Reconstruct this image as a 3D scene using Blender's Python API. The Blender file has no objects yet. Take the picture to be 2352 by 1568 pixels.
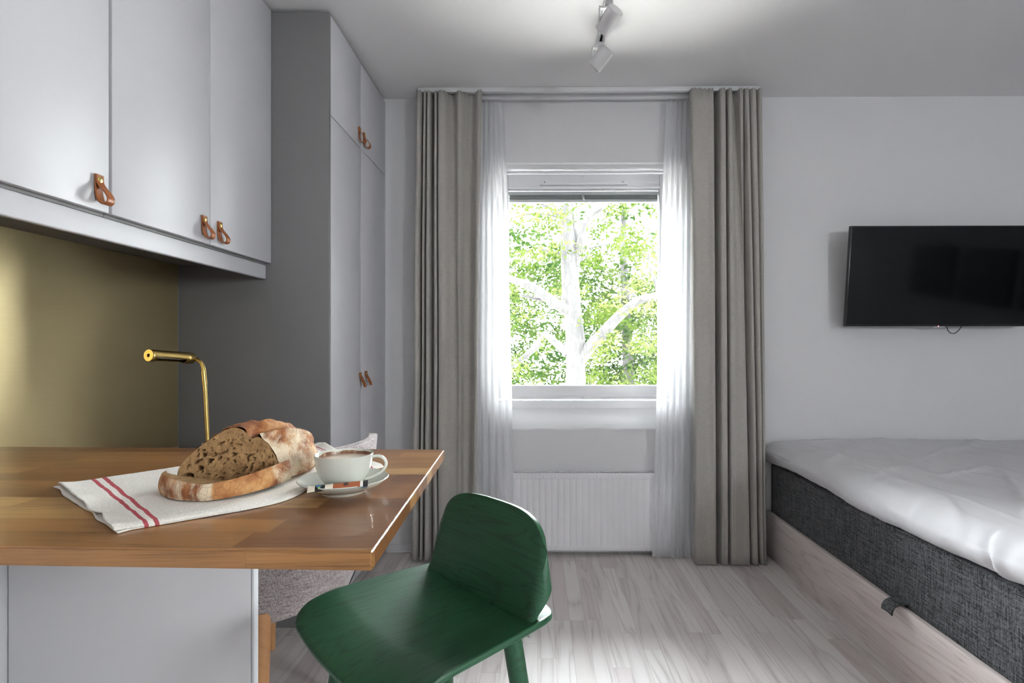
import bpy, bmesh, math, random
from math import sin, cos, pi, radians, sqrt, atan2, exp
from mathutils import Vector, Matrix, noise

S = bpy.context.scene
C = S.collection

# ------------------------------------------------------------------ camera
cam_d = bpy.data.cameras.new('camera')
cam = bpy.data.objects.new('camera', cam_d); C.objects.link(cam)
cam.location = (0, 0, 1.14)
cam.rotation_euler = (radians(90), 0, radians(0.6))
cam_d.sensor_width = 36.0
cam_d.lens = 1240 / 2352 * 36
cam_d.shift_x = -46 / 2352
cam_d.shift_y = 9 / 2352
cam_d.clip_start = 0.02
cam_d.clip_end = 300
S.camera = cam

# ------------------------------------------------------------------ world, sun, window light, exposure
world = bpy.data.worlds.new('sky'); S.world = world; world.use_nodes = True
bg = world.node_tree.nodes['Background']
bg.inputs['Color'].default_value = (0.93, 0.97, 1.0, 1)
bg.inputs['Strength'].default_value = 55.0

def lamp(name, kind, loc, rot, energy, color=(1, 1, 1), **kw):
    d = bpy.data.lights.new(name, kind); d.energy = energy; d.color = color
    for k, v in kw.items(): setattr(d, k, v)
    o = bpy.data.objects.new(name, d); C.objects.link(o)
    o.location = loc; o.rotation_euler = rot
    return o
lamp('sun', 'SUN', (-8, 6, 12), (radians(32), 0, radians(-90)), 50.0, (1, 0.96, 0.88), angle=radians(1.0))
# sky portal of the side window in the right wall, beside the camera
o_ = lamp('sky_portal_side', 'AREA', (3.60, -1.15, 1.6), (0, radians(90), 0), 1, shape='RECTANGLE', size=1.2, size_y=1.1)
o_.data.cycles.is_portal = True
# sky portal of the fill window added behind the camera
q_ = lamp('sky_portal_near', 'AREA', (2.65, -2.58, 1.69), (radians(90), 0, 0), 1, shape='RECTANGLE', size=0.9, size_y=0.6)
q_.data.cycles.is_portal = True
# sky portal of the window in view
p_ = lamp('sky_portal', 'AREA', (0.266, 3.34, 1.46), (radians(-90), 0, 0), 1, shape='RECTANGLE', size=1.1, size_y=1.4)
p_.data.cycles.is_portal = True

S.view_settings.view_transform = 'Standard'
S.view_settings.look = 'None'
S.view_settings.exposure = 0.32
S.view_settings.gamma = 1.0
S.view_settings.use_curve_mapping = False
try:
    S.cycles.use_denoising = True
    S.cycles.max_bounces = 14
    S.cycles.diffuse_bounces = 8
    S.cycles.transparent_max_bounces = 24
    S.cycles.sample_clamp_indirect = 80
    S.cycles.caustics_reflective = False
    S.cycles.caustics_refractive = False
except Exception: pass

# ------------------------------------------------------------------ helpers: materials
def lin(c):
    def f(v):
        v /= 255.0
        return v / 12.92 if v <= 0.04045 else ((v + 0.055) / 1.055) ** 2.4
    return (f(c[0]), f(c[1]), f(c[2]), 1.0)

def new_mat(name):
    m = bpy.data.materials.new(name); m.use_nodes = True
    nt = m.node_tree
    b = nt.nodes['Principled BSDF']
    return m, nt, b

def N(nt, kind, ins=None, **at):
    n = nt.nodes.new(kind)
    for k, v in at.items(): setattr(n, k, v)
    for k, v in (ins or {}).items():
        s = n.inputs[k]
        if isinstance(v, bpy.types.NodeSocket): nt.links.new(v, s)
        elif isinstance(v, bpy.types.Node): nt.links.new(v.outputs[0], s)
        else: s.default_value = v
    return n

def MA(nt, op, a, b=None, c=None):
    ins = {0: a}
    if b is not None: ins[1] = b
    if c is not None: ins[2] = c
    return N(nt, 'ShaderNodeMath', ins, operation=op).outputs[0]

def ramp(nt, fac, stops, interp='LINEAR'):
    r = N(nt, 'ShaderNodeValToRGB', {0: fac})
    r.color_ramp.interpolation = interp
    el = r.color_ramp.elements
    while len(el) < len(stops): el.new(0.5)
    for e, (p, c) in zip(el, stops):
        e.position = p; e.color = c if len(c) == 4 else (*c, 1)
    return r.outputs[0]

def mixc(nt, fac, a, b, blend='MIX'):
    m = N(nt, 'ShaderNodeMix', data_type='RGBA', blend_type=blend)
    for s, v in ((m.inputs[0], fac), (m.inputs[6], a), (m.inputs[7], b)):
        if isinstance(v, bpy.types.NodeSocket): nt.links.new(v, s)
        else: s.default_value = v
    return m.outputs[2]

def coords(nt, scale=(1, 1, 1), loc=(0, 0, 0), rot=(0, 0, 0)):
    tc = N(nt, 'ShaderNodeTexCoord')
    mp = N(nt, 'ShaderNodeMapping', {0: tc.outputs['Object'], 'Scale': scale, 'Location': loc, 'Rotation': rot})
    return mp.outputs[0]

def noise_t(nt, vec, scale=5.0, detail=4, rough=0.55, dist=0.0):
    return N(nt, 'ShaderNodeTexNoise', {'Vector': vec, 'Scale': scale, 'Detail': detail, 'Roughness': rough, 'Distortion': dist}).outputs[0]

def bump(nt, b, h, strength=0.2, dist=0.01):
    n = N(nt, 'ShaderNodeBump', {'Height': h, 'Strength': strength, 'Distance': dist})
    nt.links.new(n.outputs[0], b.inputs['Normal'])

def plain(name, col, rough=0.5, metal=0.0, bsc=None, bst=0.1, spec=0.5, coat=0.0, var=0.0, vsc=3.0):
    m, nt, b = new_mat(name)
    c = lin(col)
    b.inputs['Base Color'].default_value = c
    b.inputs['Roughness'].default_value = rough
    b.inputs['Metallic'].default_value = metal
    b.inputs['Specular IOR Level'].default_value = spec
    b.inputs['Coat Weight'].default_value = coat
    if var or bsc:
        v = coords(nt)
    if var:
        nz = noise_t(nt, v, vsc, 3)
        c2 = tuple(min(1, x * (1 + var)) for x in c[:3]) + (1,)
        c1 = tuple(x * (1 - var) for x in c[:3]) + (1,)
        nt.links.new(ramp(nt, nz, [(0.3, c1), (0.7, c2)]), b.inputs['Base Color'])
    if bsc:
        bump(nt, b, noise_t(nt, v, bsc, 3), bst, 0.004)
    return m

def fabric(name, c_a, c_b, scale=900, rough=0.95, bst=0.4, slub=0.33):
    """woven cloth: warp and weft threads of two tones"""
    m, nt, b = new_mat(name)
    n1 = noise_t(nt, coords(nt, (scale, scale, scale * 0.05)), 1.0, 2)
    n2 = noise_t(nt, coords(nt, (scale * 0.05, scale * 0.05, scale)), 1.0, 2)
    n3 = noise_t(nt, coords(nt, (scale * 0.5, scale * 0.5, scale * 0.5)), 1.0, 2)
    f = MA(nt, 'MULTIPLY', MA(nt, 'ADD', MA(nt, 'ADD', n1, n2), n3), 0.3333)
    nt.links.new(ramp(nt, f, [(0.4, lin(c_a)), (0.6, lin(c_b))]), b.inputs['Base Color'])
    b.inputs['Roughness'].default_value = rough
    b.inputs['Specular IOR Level'].default_value = 0.15
    b.inputs['Sheen Weight'].default_value = 0.15
    bump(nt, b, f, bst, 0.002)
    return m

def staves(nt, ax, wid, length, seed=0.0):
    """plank layout: returns (random per stave, coordinate across in 0..1, coordinate along in 0..1, x, y)"""
    tc = N(nt, 'ShaderNodeTexCoord')
    sp = N(nt, 'ShaderNodeSeparateXYZ', {0: tc.outputs['Object']})
    al, ac = (sp.outputs[0], sp.outputs[1]) if ax == 'X' else (sp.outputs[1], sp.outputs[0])
    if ax == 'SIDE':
        al, ac = sp.outputs[1], sp.outputs[2]
    r = MA(nt, 'DIVIDE', ac, wid)
    row = MA(nt, 'FLOOR', r)
    acr = MA(nt, 'FRACT', r)
    rn = N(nt, 'ShaderNodeTexWhiteNoise', {'W': MA(nt, 'ADD', row, 0.37 + seed)}, noise_dimensions='1D').outputs[0]
    l = MA(nt, 'DIVIDE', MA(nt, 'ADD', al, MA(nt, 'MULTIPLY', rn, length * 7)), length)
    colm = MA(nt, 'FLOOR', l); alg = MA(nt, 'FRACT', l)
    cv = N(nt, 'ShaderNodeCombineXYZ', {0: row, 1: colm, 2: seed})
    rnd = N(nt, 'ShaderNodeTexWhiteNoise', {'Vector': cv}, noise_dimensions='3D')
    third = sp.outputs[0] if ax == 'SIDE' else sp.outputs[2]
    return rnd.outputs[0], rnd.outputs[1], acr, alg, al, MA(nt, 'ADD', ac, third)

def wood(name, ax, wid, length, tones, grain_dark, rough=0.35, lines=9.0, line_amt=0.5, gscale=26, seed=0.0, joint=0.5, jw=0.03, coat=0.0, bst=0.1, contrast=1.0, stretch=1.0):
    m, nt, b = new_mat(name)
    rnd, rcol, acr, alg, al, ac = staves(nt, ax, wid, length, seed)
    base = ramp(nt, rnd, tones)
    off = MA(nt, 'MULTIPLY', rnd, 37.0)
    # grain coordinates: stretched along the stave, shifted per stave
    gv = N(nt, 'ShaderNodeCombineXYZ', {0: MA(nt, 'MULTIPLY', al, 1.6 * stretch), 1: MA(nt, 'MULTIPLY', ac, gscale), 2: off}).outputs[0]
    big = noise_t(nt, gv, 1.0, 2, 0.45, 0.4)
    fl = MA(nt, 'FRACT', MA(nt, 'MULTIPLY', big, lines))
    tri = MA(nt, 'ABSOLUTE', MA(nt, 'SUBTRACT', fl, 0.5))          # 0 at the line
    line = ramp(nt, tri, [(0.0, (1, 1, 1)), (0.12, (0.35, 0.35, 0.35)), (0.3, (0, 0, 0))])
    fv = N(nt, 'ShaderNodeCombineXYZ', {0: MA(nt, 'MULTIPLY', al, 9.0 * stretch), 1: MA(nt, 'MULTIPLY', ac, 420.0), 2: off}).outputs[0]
    fine = noise_t(nt, fv, 1.0, 4, 0.7)
    fineR = ramp(nt, fine, [(0.36, (0, 0, 0)), (0.66, (1, 1, 1))])
    msk = MA(nt, 'MULTIPLY', line, MA(nt, 'MULTIPLY', fineR, line_amt))
    col = mixc(nt, msk, base, lin(grain_dark))
    col = mixc(nt, MA(nt, 'MULTIPLY', fineR, 0.22 * contrast), col, lin(grain_dark))
    soft = noise_t(nt, gv, 0.6, 2, 0.5)
    col = mixc(nt, 0.5 * contrast, col, ramp(nt, soft, [(0.3, (0.72, 0.72, 0.72)), (0.7, (1, 1, 1))]), 'MULTIPLY')
    # joints
    e1 = MA(nt, 'LESS_THAN', acr, jw); e2 = MA(nt, 'LESS_THAN', alg, jw * wid / length)
    e = MA(nt, 'MULTIPLY', MA(nt, 'MAXIMUM', e1, e2), joint)
    col = mixc(nt, e, col, lin(grain_dark))
    nt.links.new(col, b.inputs['Base Color'])
    b.inputs['Roughness'].default_value = rough
    b.inputs['Coat Weight'].default_value = coat
    hh = MA(nt, 'SUBTRACT', MA(nt, 'MULTIPLY', fine, 0.6), MA(nt, 'MULTIPLY', msk, 0.8))
    bump(nt, b, hh, bst, 0.002)
    return m

# ------------------------------------------------------------------ helpers: objects
ORG = {}          # world origin of each parent, for parts that are written in world coordinates

def tag(o, label=None, cat=None, group=None, kind=None):
    if label: o['label'] = label
    if cat: o['category'] = cat
    if group: o['group'] = group
    if kind: o['kind'] = kind
    return o

def thing(name, label, cat, loc=(0, 0, 0), rotz=0.0, group=None, kind=None, local=False):
    o = bpy.data.objects.new(name, None); C.objects.link(o)
    o.empty_display_size = 0.1
    o.location = loc; o.rotation_euler = (0, 0, rotz)
    ORG[o] = Vector((0, 0, 0)) if local else Vector(loc)
    return tag(o, label, cat, group, kind)

def mk(name, verts, faces, mat, parent=None, smooth=False, mats=None, fmi=None, auto=None):
    me = bpy.data.meshes.new(name)
    off = ORG[parent] if parent is not None else Vector((0, 0, 0))
    me.from_pydata([(v[0] - off[0], v[1] - off[1], v[2] - off[2]) for v in verts], [], faces)
    me.update()
    for m in ([mat] + list(mats or [])):
        me.materials.append(m)
    if fmi: me.polygons.foreach_set('material_index', fmi)
    if smooth: me.polygons.foreach_set('use_smooth', [True] * len(me.polygons))
    o = bpy.data.objects.new(name, me); C.objects.link(o)
    if parent is not None:
        o.parent = parent
    ORG[o] = off
    if auto:
        me.polygons.foreach_set('use_smooth', [True] * len(me.polygons))
        md = o.modifiers.new('split', 'EDGE_SPLIT'); md.split_angle = radians(auto)
    return o

def from_bm(name, bm, mat, parent=None, smooth=False, auto=None, mats=None):
    bmesh.ops.recalc_face_normals(bm, faces=bm.faces)
    bm.verts.index_update()
    vs = [v.co.copy() for v in bm.verts]
    fs = [[v.index for v in f.verts] for f in bm.faces]
    fm = [f.material_index for f in bm.faces]
    bm.free()
    return mk(name, vs, fs, mat, parent, smooth, mats=mats, fmi=fm, auto=auto)

def add_box(bm, x0, x1, y0, y1, z0, z1, bev=0.0, seg=2, mi=0, M=None):
    vs = [bm.verts.new((x, y, z)) for x in (x0, x1) for y in (y0, y1) for z in (z0, z1)]
    idx = [(0, 1, 3, 2), (4, 6, 7, 5), (0, 4, 5, 1), (2, 3, 7, 6), (0, 2, 6, 4), (1, 5, 7, 3)]
    fs = [bm.faces.new([vs[i] for i in f]) for f in idx]
    for f in fs: f.material_index = mi
    if bev > 0:
        es = list({e for f in fs for e in f.edges})
        r = bmesh.ops.bevel(bm, geom=es, offset=bev, segments=seg, affect='EDGES', profile=0.5)
        for f in r['faces']: f.material_index = mi
        allv = list({v for f in r['faces'] for v in f.verts} | {v for v in vs if v.is_valid})
    else: allv = vs
    if M is not None:
        for v in allv: v.co = M @ v.co
    return allv

def box(name, x0, x1, y0, y1, z0, z1, mat, parent=None, bev=0.0, seg=2):
    bm = bmesh.new(); add_box(bm, x0, x1, y0, y1, z0, z1, bev, seg)
    return from_bm(name, bm, mat, parent, auto=40 if bev else None)

def add_lathe(bm, prof, seg=48, M=Matrix(), mi=0):
    rings = []
    for r, z in prof:
        if r < 1e-6: rings.append([bm.verts.new(M @ Vector((0, 0, z)))])
        else: rings.append([bm.verts.new(M @ Vector((r * cos(2 * pi * k / seg), r * sin(2 * pi * k / seg), z))) for k in range(seg)])
    for a, b in zip(rings, rings[1:]):
        for k in range(seg):
            k2 = (k + 1) % seg
            if len(a) == 1 and len(b) == 1: continue
            if len(a) == 1: f = bm.faces.new((a[0], b[k], b[k2]))
            elif len(b) == 1: f = bm.faces.new((a[k], a[k2], b[0]))
            else: f = bm.faces.new((a[k], a[k2], b[k2], b[k]))
            f.material_index = mi
    return rings

def lathe(name, prof, mat, parent=None, seg=48, M=Matrix(), auto=35):
    bm = bmesh.new(); add_lathe(bm, prof, seg, M)
    return from_bm(name, bm, mat, parent, auto=auto)

def catmull(pts, n=8):
    pts = [Vector(p) for p in pts]
    out = []
    for i in range(len(pts) - 1):
        p0 = pts[max(i - 1, 0)]; p1 = pts[i]; p2 = pts[i + 1]; p3 = pts[min(i + 2, len(pts) - 1)]
        for k in range(n):
            t = k / n
            out.append(0.5 * ((2 * p1) + (p2 - p0) * t + (2 * p0 - 5 * p1 + 4 * p2 - p3) * t * t + (3 * p1 - p0 - 3 * p2 + p3) * t ** 3))
    out.append(pts[-1])
    return out

def add_tube(bm, pts, rad, seg=12, cap=True, mi=0, wob=0.0):
    pts = [Vector(p) for p in pts]
    n = len(pts)
    rads = rad if isinstance(rad, (list, tuple)) else [rad] * n
    t0 = (pts[1] - pts[0]).normalized()
    up = Vector((0, 0, 1)) if abs(t0.z) < 0.9 else Vector((1, 0, 0))
    nrm = t0.cross(up).normalized()
    rings = []
    for i, p in enumerate(pts):
        t = (pts[min(i + 1, n - 1)] - pts[max(i - 1, 0)]).normalized()
        nrm = (nrm - t * nrm.dot(t)).normalized()
        bn = t.cross(nrm)
        ring = []
        for k in range(seg):
            a = 2 * pi * k / seg
            r = rads[i]
            if wob: r *= 1 + wob * noise.noise(p * 3 + Vector((cos(a), sin(a), 0)) * 0.8)
            ring.append(bm.verts.new(p + (nrm * cos(a) + bn * sin(a)) * r))
        rings.append(ring)
    for a, b in zip(rings, rings[1:]):
        for k in range(seg):
            f = bm.faces.new((a[k], a[(k + 1) % seg], b[(k + 1) % seg], b[k])); f.material_index = mi
    if cap:
        for r in (rings[0], rings[-1]):
            f = bm.faces.new(r); f.material_index = mi
    return rings

def tube(name, pts, rad, mat, parent=None, seg=12, wob=0.0):
    bm = bmesh.new(); add_tube(bm, pts, rad, seg, wob=wob)
    return from_bm(name, bm, mat, parent, auto=50)

def ribbon(bm, path, width_vec, nseg=1, mi=0):
    """strip swept along path, extruded by width_vec"""
    w = Vector(width_vec)
    rows = [[bm.verts.new(Vector(p) + w * (k / nseg - 0.5)) for k in range(nseg + 1)] for p in path]
    for a, b in zip(rows, rows[1:]):
        for k in range(nseg):
            f = bm.faces.new((a[k], a[k + 1], b[k + 1], b[k])); f.material_index = mi

def solid(o, th, off=-1.0, bev=0.0):
    m = o.modifiers.new('thickness', 'SOLIDIFY'); m.thickness = th; m.offset = off
    if bev:
        b = o.modifiers.new('edge', 'BEVEL'); b.width = bev; b.segments = 2; b.limit_method = 'ANGLE'; b.angle_limit = radians(50)
    return o

def copy_tree(o, parent=None):
    c = o.copy(); C.objects.link(c); c.parent = parent
    ORG[c] = ORG.get(o, Vector((0, 0, 0)))
    for ch in list(o.children): copy_tree(ch, c)
    return c

def struct(o, label=None):
    o['kind'] = 'structure'
    if label: o['label'] = label; o['category'] = 'structure'
    return o

# ------------------------------------------------------------------ materials
M_wall = plain('wall_paint', (212, 211, 213), 0.85, bsc=160, bst=0.06, spec=0.2)
M_ceil = plain('ceiling_paint', (222, 221, 222), 0.9, bsc=120, bst=0.04, spec=0.2)
M_door = plain('cabinet_lacquer', (182, 181, 185), 0.42, spec=0.38)
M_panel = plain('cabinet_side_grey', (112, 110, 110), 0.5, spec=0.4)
M_barwhite = plain('bar_laminate', (200, 200, 203), 0.4)
M_white = plain('white_laminate', (226, 226, 230), 0.35)
M_wframe = plain('window_paint', (232, 232, 234), 0.35)
M_trim = plain('trim_paint', (222, 221, 224), 0.45)
M_dark = plain('dark_gap', (40, 40, 42), 0.7)
M_blind = plain('blind_slats', (120, 124, 126), 0.5)
M_rad = plain('radiator_enamel', (228, 227, 230), 0.3)
M_rail = plain('rail_enamel', (212, 212, 214), 0.4)
M_leather = plain('tan_leather', (146, 84, 42), 0.42, bsc=500, bst=0.15, var=0.15, vsc=60)
M_brassp = plain('brass_rivet', (214, 188, 120), 0.28, metal=1.0)
M_brass = plain('lamp_brass', (186, 158, 96), 0.3, metal=1.0)
M_ceramic = plain('glazed_ceramic', (206, 208, 198), 0.08, spec=0.6, coat=0.5)
M_black = plain('black_plastic', (16, 17, 18), 0.35)
M_spot = plain('spot_enamel', (190, 188, 190), 0.45)
M_steel = plain('steel', (170, 170, 172), 0.3, metal=1.0)
M_floor = wood('whitewashed_oak', 'Y', 0.066, 0.62, [(0.0, lin((192, 183, 181))), (0.35, lin((208, 201, 199))), (0.7, lin((216, 211, 209))), (1.0, lin((198, 187, 187)))],
               (150, 138, 136), rough=0.5, lines=6, line_amt=0.85, gscale=9, joint=0.6, jw=0.024, bst=0.06, contrast=0.28, stretch=0.5)
M_bedwood = wood('whitewashed_board', 'SIDE', 0.3, 3.5, [(0.0, lin((224, 213, 209))), (1.0, lin((226, 216, 212)))],
                 (160, 144, 140), rough=0.42, lines=9, line_amt=0.8, gscale=14, seed=5.0, joint=0.0, contrast=0.5, stretch=0.6)
M_oak = wood('oiled_oak_staves', 'X', 0.052, 0.46, [(0.0, lin((110, 68, 36))), (0.25, lin((150, 100, 56))), (0.5, lin((176, 126, 74))), (0.75, lin((130, 84, 46))), (1.0, lin((200, 156, 98)))],
             (76, 46, 24), rough=0.32, lines=6, line_amt=0.6, gscale=16, joint=0.25, jw=0.015, coat=0.25, bst=0.06)
M_beech = wood('beech_leg', 'X', 0.5, 3.0, [(0.0, lin((206, 150, 100))), (1.0, lin((214, 160, 108)))], (150, 98, 60), rough=0.4, lines=5, line_amt=0.3, gscale=10, joint=0)
M_curtain = fabric('curtain_linen', (156, 153, 147), (178, 174, 168), scale=900, bst=0.15)
M_bedfab = fabric('charcoal_tweed', (14, 15, 17), (104, 104, 107), scale=300, bst=0.5)
M_chairfab = fabric('mauve_tweed', (116, 103, 104), (184, 174, 173), scale=420, bst=0.4)
M_sheet = plain('white_cotton', (212, 211, 214), 0.85, bsc=900, bst=0.1, spec=0.2)

# brushed brass sheet
M_brushed, nt, b = new_mat('brushed_brass_sheet')
v = coords(nt, (1, 9, 1400))
nz = noise_t(nt, v, 1.0, 3)
nt.links.new(ramp(nt, nz, [(0.2, lin((228, 208, 158))), (0.8, lin((236, 217, 170)))]), b.inputs['Base Color'])
b.inputs['Metallic'].default_value = 1.0
nt.links.new(ramp(nt, nz, [(0.2, (0.36, 0.36, 0.36)), (0.8, (0.42, 0.42, 0.42))]), b.inputs['Roughness'])
bump(nt, b, nz, 0.02, 0.0005)

# green stained ash
def green_ash(name, long_axis):
    m, nt, b = new_mat(name)
    sc = [30, 30, 30]; sc[long_axis] = 1.8
    g1 = noise_t(nt, coords(nt, sc), 1.0, 2, 0.5, 0.6)
    fr = MA(nt, 'ABSOLUTE', MA(nt, 'SUBTRACT', MA(nt, 'FRACT', MA(nt, 'MULTIPLY', g1, 9.0)), 0.5))
    sf = [620, 620, 620]; sf[long_axis] = 14
    g2 = noise_t(nt, coords(nt, sf), 1.0, 3)
    h = MA(nt, 'ADD', ramp(nt, fr, [(0.0, (0.45, 0.45, 0.45)), (0.22, (1, 1, 1))]), MA(nt, 'MULTIPLY', g2, 0.7))
    nt.links.new(ramp(nt, MA(nt, 'MULTIPLY', h, 0.7), [(0.25, lin((14, 44, 29))), (0.95, lin((32, 82, 53)))]), b.inputs['Base Color'])
    b.inputs['Roughness'].default_value = 0.42
    bump(nt, b, h, 0.22, 0.0012)
    return m
M_green = green_ash('green_stained_ash', 1)
M_green_b = green_ash('green_stained_ash_across', 0)

# sheer voile
M_sheer = bpy.data.materials.new('white_voile'); M_sheer.use_nodes = True
nt = M_sheer.node_tree
for n in list(nt.nodes): nt.nodes.remove(n)
out = N(nt, 'ShaderNodeOutputMaterial')
df = N(nt, 'ShaderNodeBsdfDiffuse', {0: (0.86, 0.86, 0.88, 1)})
tl = N(nt, 'ShaderNodeBsdfTranslucent', {0: (0.9, 0.9, 0.92, 1)})
tr = N(nt, 'ShaderNodeBsdfTransparent', {0: (1, 1, 1, 1)})
m1 = N(nt, 'ShaderNodeMixShader', {0: 0.5, 1: df.outputs[0], 2: tl.outputs[0]})
m2 = N(nt, 'ShaderNodeMixShader', {0: 0.30, 1: m1.outputs[0], 2: tr.outputs[0]})
nt.links.new(m2.outputs[0], out.inputs[0])

# window glass (thin pane)
M_glass = bpy.data.materials.new('window_glass'); M_glass.use_nodes = True
nt = M_glass.node_tree
for n in list(nt.nodes): nt.nodes.remove(n)
out = N(nt, 'ShaderNodeOutputMaterial')
fz = N(nt, 'ShaderNodeFresnel', {0: 1.45})
tr = N(nt, 'ShaderNodeBsdfTransparent', {0: (0.97, 0.985, 0.98, 1)})
gl = N(nt, 'ShaderNodeBsdfGlossy', {0: (1, 1, 1, 1), 1: 0.0})
mm = N(nt, 'ShaderNodeMixShader', {0: fz.outputs[0], 1: tr.outputs[0], 2: gl.outputs[0]})
nt.links.new(mm.outputs[0], out.inputs[0])

# TV screen
M_screen = plain('tv_screen', (9, 10, 11), 0.09, spec=0.3)

# ------------------------------------------------------------------ the room
XL, XR, YN, YF, HC = -1.455, 3.32, -2.3, 2.98, 2.503
struct(box('floor', XL - 0.2, XR + 0.3, YN - 0.2, YF + 0.3, -0.12, 0.0, M_floor), 'whitewashed oak plank floor')
struct(box('ceiling', XL - 0.2, XR + 0.3, YN - 0.2, YF + 0.3, HC, HC + 0.15, M_ceil), 'white painted ceiling')
struct(box('wall_left', XL - 0.2, XL, YN - 0.2, YF + 0.3, 0, HC, M_wall), 'left wall behind the cabinets')
NX0, NX1, NZ0, NZ1 = 2.25, 3.05, 1.45, 1.93  # opening of an unseen window, added to brighten the room from behind
bm = bmesh.new()
add_box(bm, XL, NX0, YN - 0.2, YN, 0, HC)
add_box(bm, NX1, XR, YN - 0.2, YN, 0, HC)
add_box(bm, NX0, NX1, YN - 0.2, YN, NZ1, HC)
add_box(bm, NX0, NX1, YN - 0.2, YN, 0, NZ0)
struct(from_bm('wall_near', bm, M_wall), 'wall behind the camera')
w3 = thing('fill_window', 'small window added behind the camera to let in fill light', 'window', (2.65, YN - 0.1, NZ0), kind='structure')
bm = bmesh.new()
for a in ((NX0, NX0 + 0.05, NZ0, NZ1), (NX1 - 0.05, NX1, NZ0, NZ1), (NX0 + 0.05, NX1 - 0.05, NZ0, NZ0 + 0.05), (NX0 + 0.05, NX1 - 0.05, NZ1 - 0.05, NZ1)):
    add_box(bm, a[0], a[1], YN - 0.14, YN - 0.08, a[2], a[3])
from_bm('window_frame', bm, M_wframe, w3)
box('pane', NX0 + 0.05, NX1 - 0.05, YN - 0.112, YN - 0.108, NZ0 + 0.05, NZ1 - 0.05, M_glass, w3)
WX0, WX1, WZ0, WZ1 = -0.272, 0.805, 0.681, 2.148
bm = bmesh.new()
add_box(bm, XL, WX0, YF, YF + 0.3, 0, HC)
add_box(bm, WX1, XR + 0.3, YF, YF + 0.3, 0, HC)
add_box(bm, WX0, WX1, YF, YF + 0.3, WZ1, HC)
add_box(bm, WX0, WX1, YF, YF + 0.3, 0, WZ0)
struct(from_bm('wall_far', bm, M_wall), 'light grey wall around the window')
# right wall with the side window
SY0, SY1, SZ0, SZ1 = -1.65, -0.65, 1.05, 2.15
bm = bmesh.new()
add_box(bm, XR, XR + 0.25, SY1, YF, 0, HC)
add_box(bm, XR, XR + 0.25, YN - 0.2, SY0, 0, HC)
add_box(bm, XR, XR + 0.25, SY0, SY1, SZ1, HC)
add_box(bm, XR, XR + 0.25, SY0, SY1, 0, SZ0)
struct(from_bm('wall_right', bm, M_wall), 'right wall beyond the bed')
w2 = thing('window_2', 'side window in the right wall', 'window', (XR + 0.15, (SY0 + SY1) / 2, SZ0), kind='structure')
bm = bmesh.new()
for a in ((SY0, SY0 + 0.07, SZ0, SZ1), (SY1 - 0.07, SY1, SZ0, SZ1), (SY0 + 0.07, SY1 - 0.07, SZ0, SZ0 + 0.08), (SY0 + 0.07, SY1 - 0.07, SZ1 - 0.08, SZ1), ((SY0 + SY1) / 2 - 0.04, (SY0 + SY1) / 2 + 0.04, SZ0 + 0.08, SZ1 - 0.08)):
    add_box(bm, XR + 0.12, XR + 0.18, *a)
from_bm('window_frame', bm, M_wframe, w2)
box('pane', XR + 0.148, XR + 0.152, SY0 + 0.07, SY1 - 0.07, SZ0 + 0.08, SZ1 - 0.08, M_glass, w2)

# baseboards of the far wall
def board(name, x0, x1, y, label):
    bm = bmesh.new()
    add_box(bm, x0, x1, y - 0.012, y, 0.0, 0.042, 0.002)
    add_box(bm, x0, x1, y - 0.018, y, 0.0, 0.012, 0.002)
    return struct(from_bm(name, bm, M_trim, auto=40), label)
board('baseboard_far_left', -0.835, -0.26, YF, 'low white baseboard beside the wardrobe')
board('baseboard_far_right', 0.80, 1.235, YF, 'low white baseboard beside the bed')

# ---- window in view
win = thing('window_1', 'white framed window looking out to a tree', 'window', (0.266, 3.1, 0.78), kind='structure')
FY = 3.12
bm = bmesh.new()   # outer frame lining the opening
add_box(bm, WX0, WX0 + 0.035, 3.105, 3.19, 0.70, 2.148, 0.002)
add_box(bm, WX1 - 0.035, WX1, 3.105, 3.19, 0.70, 2.148, 0.002)
add_box(bm, WX0 + 0.035, WX1 - 0.035, 3.105, 3.19, 2.136, 2.148, 0.002)
add_box(bm, WX0 + 0.035, WX1 - 0.035, 3.100, 3.19, 0.72, 0.822, 0.003)
from_bm('window_frame', bm, M_wframe, win, auto=40)
sash = bmesh.new()
sx0, sx1 = WX0 + 0.038, WX1 - 0.038
add_box(sash, sx0, sx0 + 0.065, FY, 3.175, 0.828, 2.130, 0.004)
add_box(sash, sx1 - 0.065, sx1, FY, 3.175, 0.828, 2.130, 0.004)
add_box(sash, sx0 + 0.065, sx1 - 0.065, FY, 3.175, 0.828, 0.909, 0.004)
add_box(sash, sx0 + 0.065, sx1 - 0.065, FY - 0.006, 3.17, 0.840, 0.852, 0.003)
add_box(sash, sx0 + 0.065, sx1 - 0.065, FY, 3.175, 2.042, 2.130, 0.004)
add_box(sash, sx0 + 0.065, sx1 - 0.065, FY - 0.012, 3.17, 2.040, 2.056, 0.004)
so = from_bm('sash', sash, M_wframe, win, auto=40)
for px_, pz_ in ((0.262, 2.113), (0.262, 0.842)):
    lathe('plug', [(0, 0.0), (0.006, 0.0), (0.0065, 0.002), (0, 0.0025)], M_trim, so, 20, Matrix.Translation((px_, FY - (0.0 if pz_ > 1 else 0.006), pz_)) @ Matrix.Rotation(radians(90), 4, 'X'))
bm = bmesh.new()
add_box(bm, 0.015, 0.515, 3.108, FY, 2.068, 2.086, 0.002)
add_box(bm, 0.013, 0.517, 3.098, FY, 2.062, 2.068, 0.0015)
vent = from_bm('air_vent', bm, M_wframe, win, auto=40)
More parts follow.
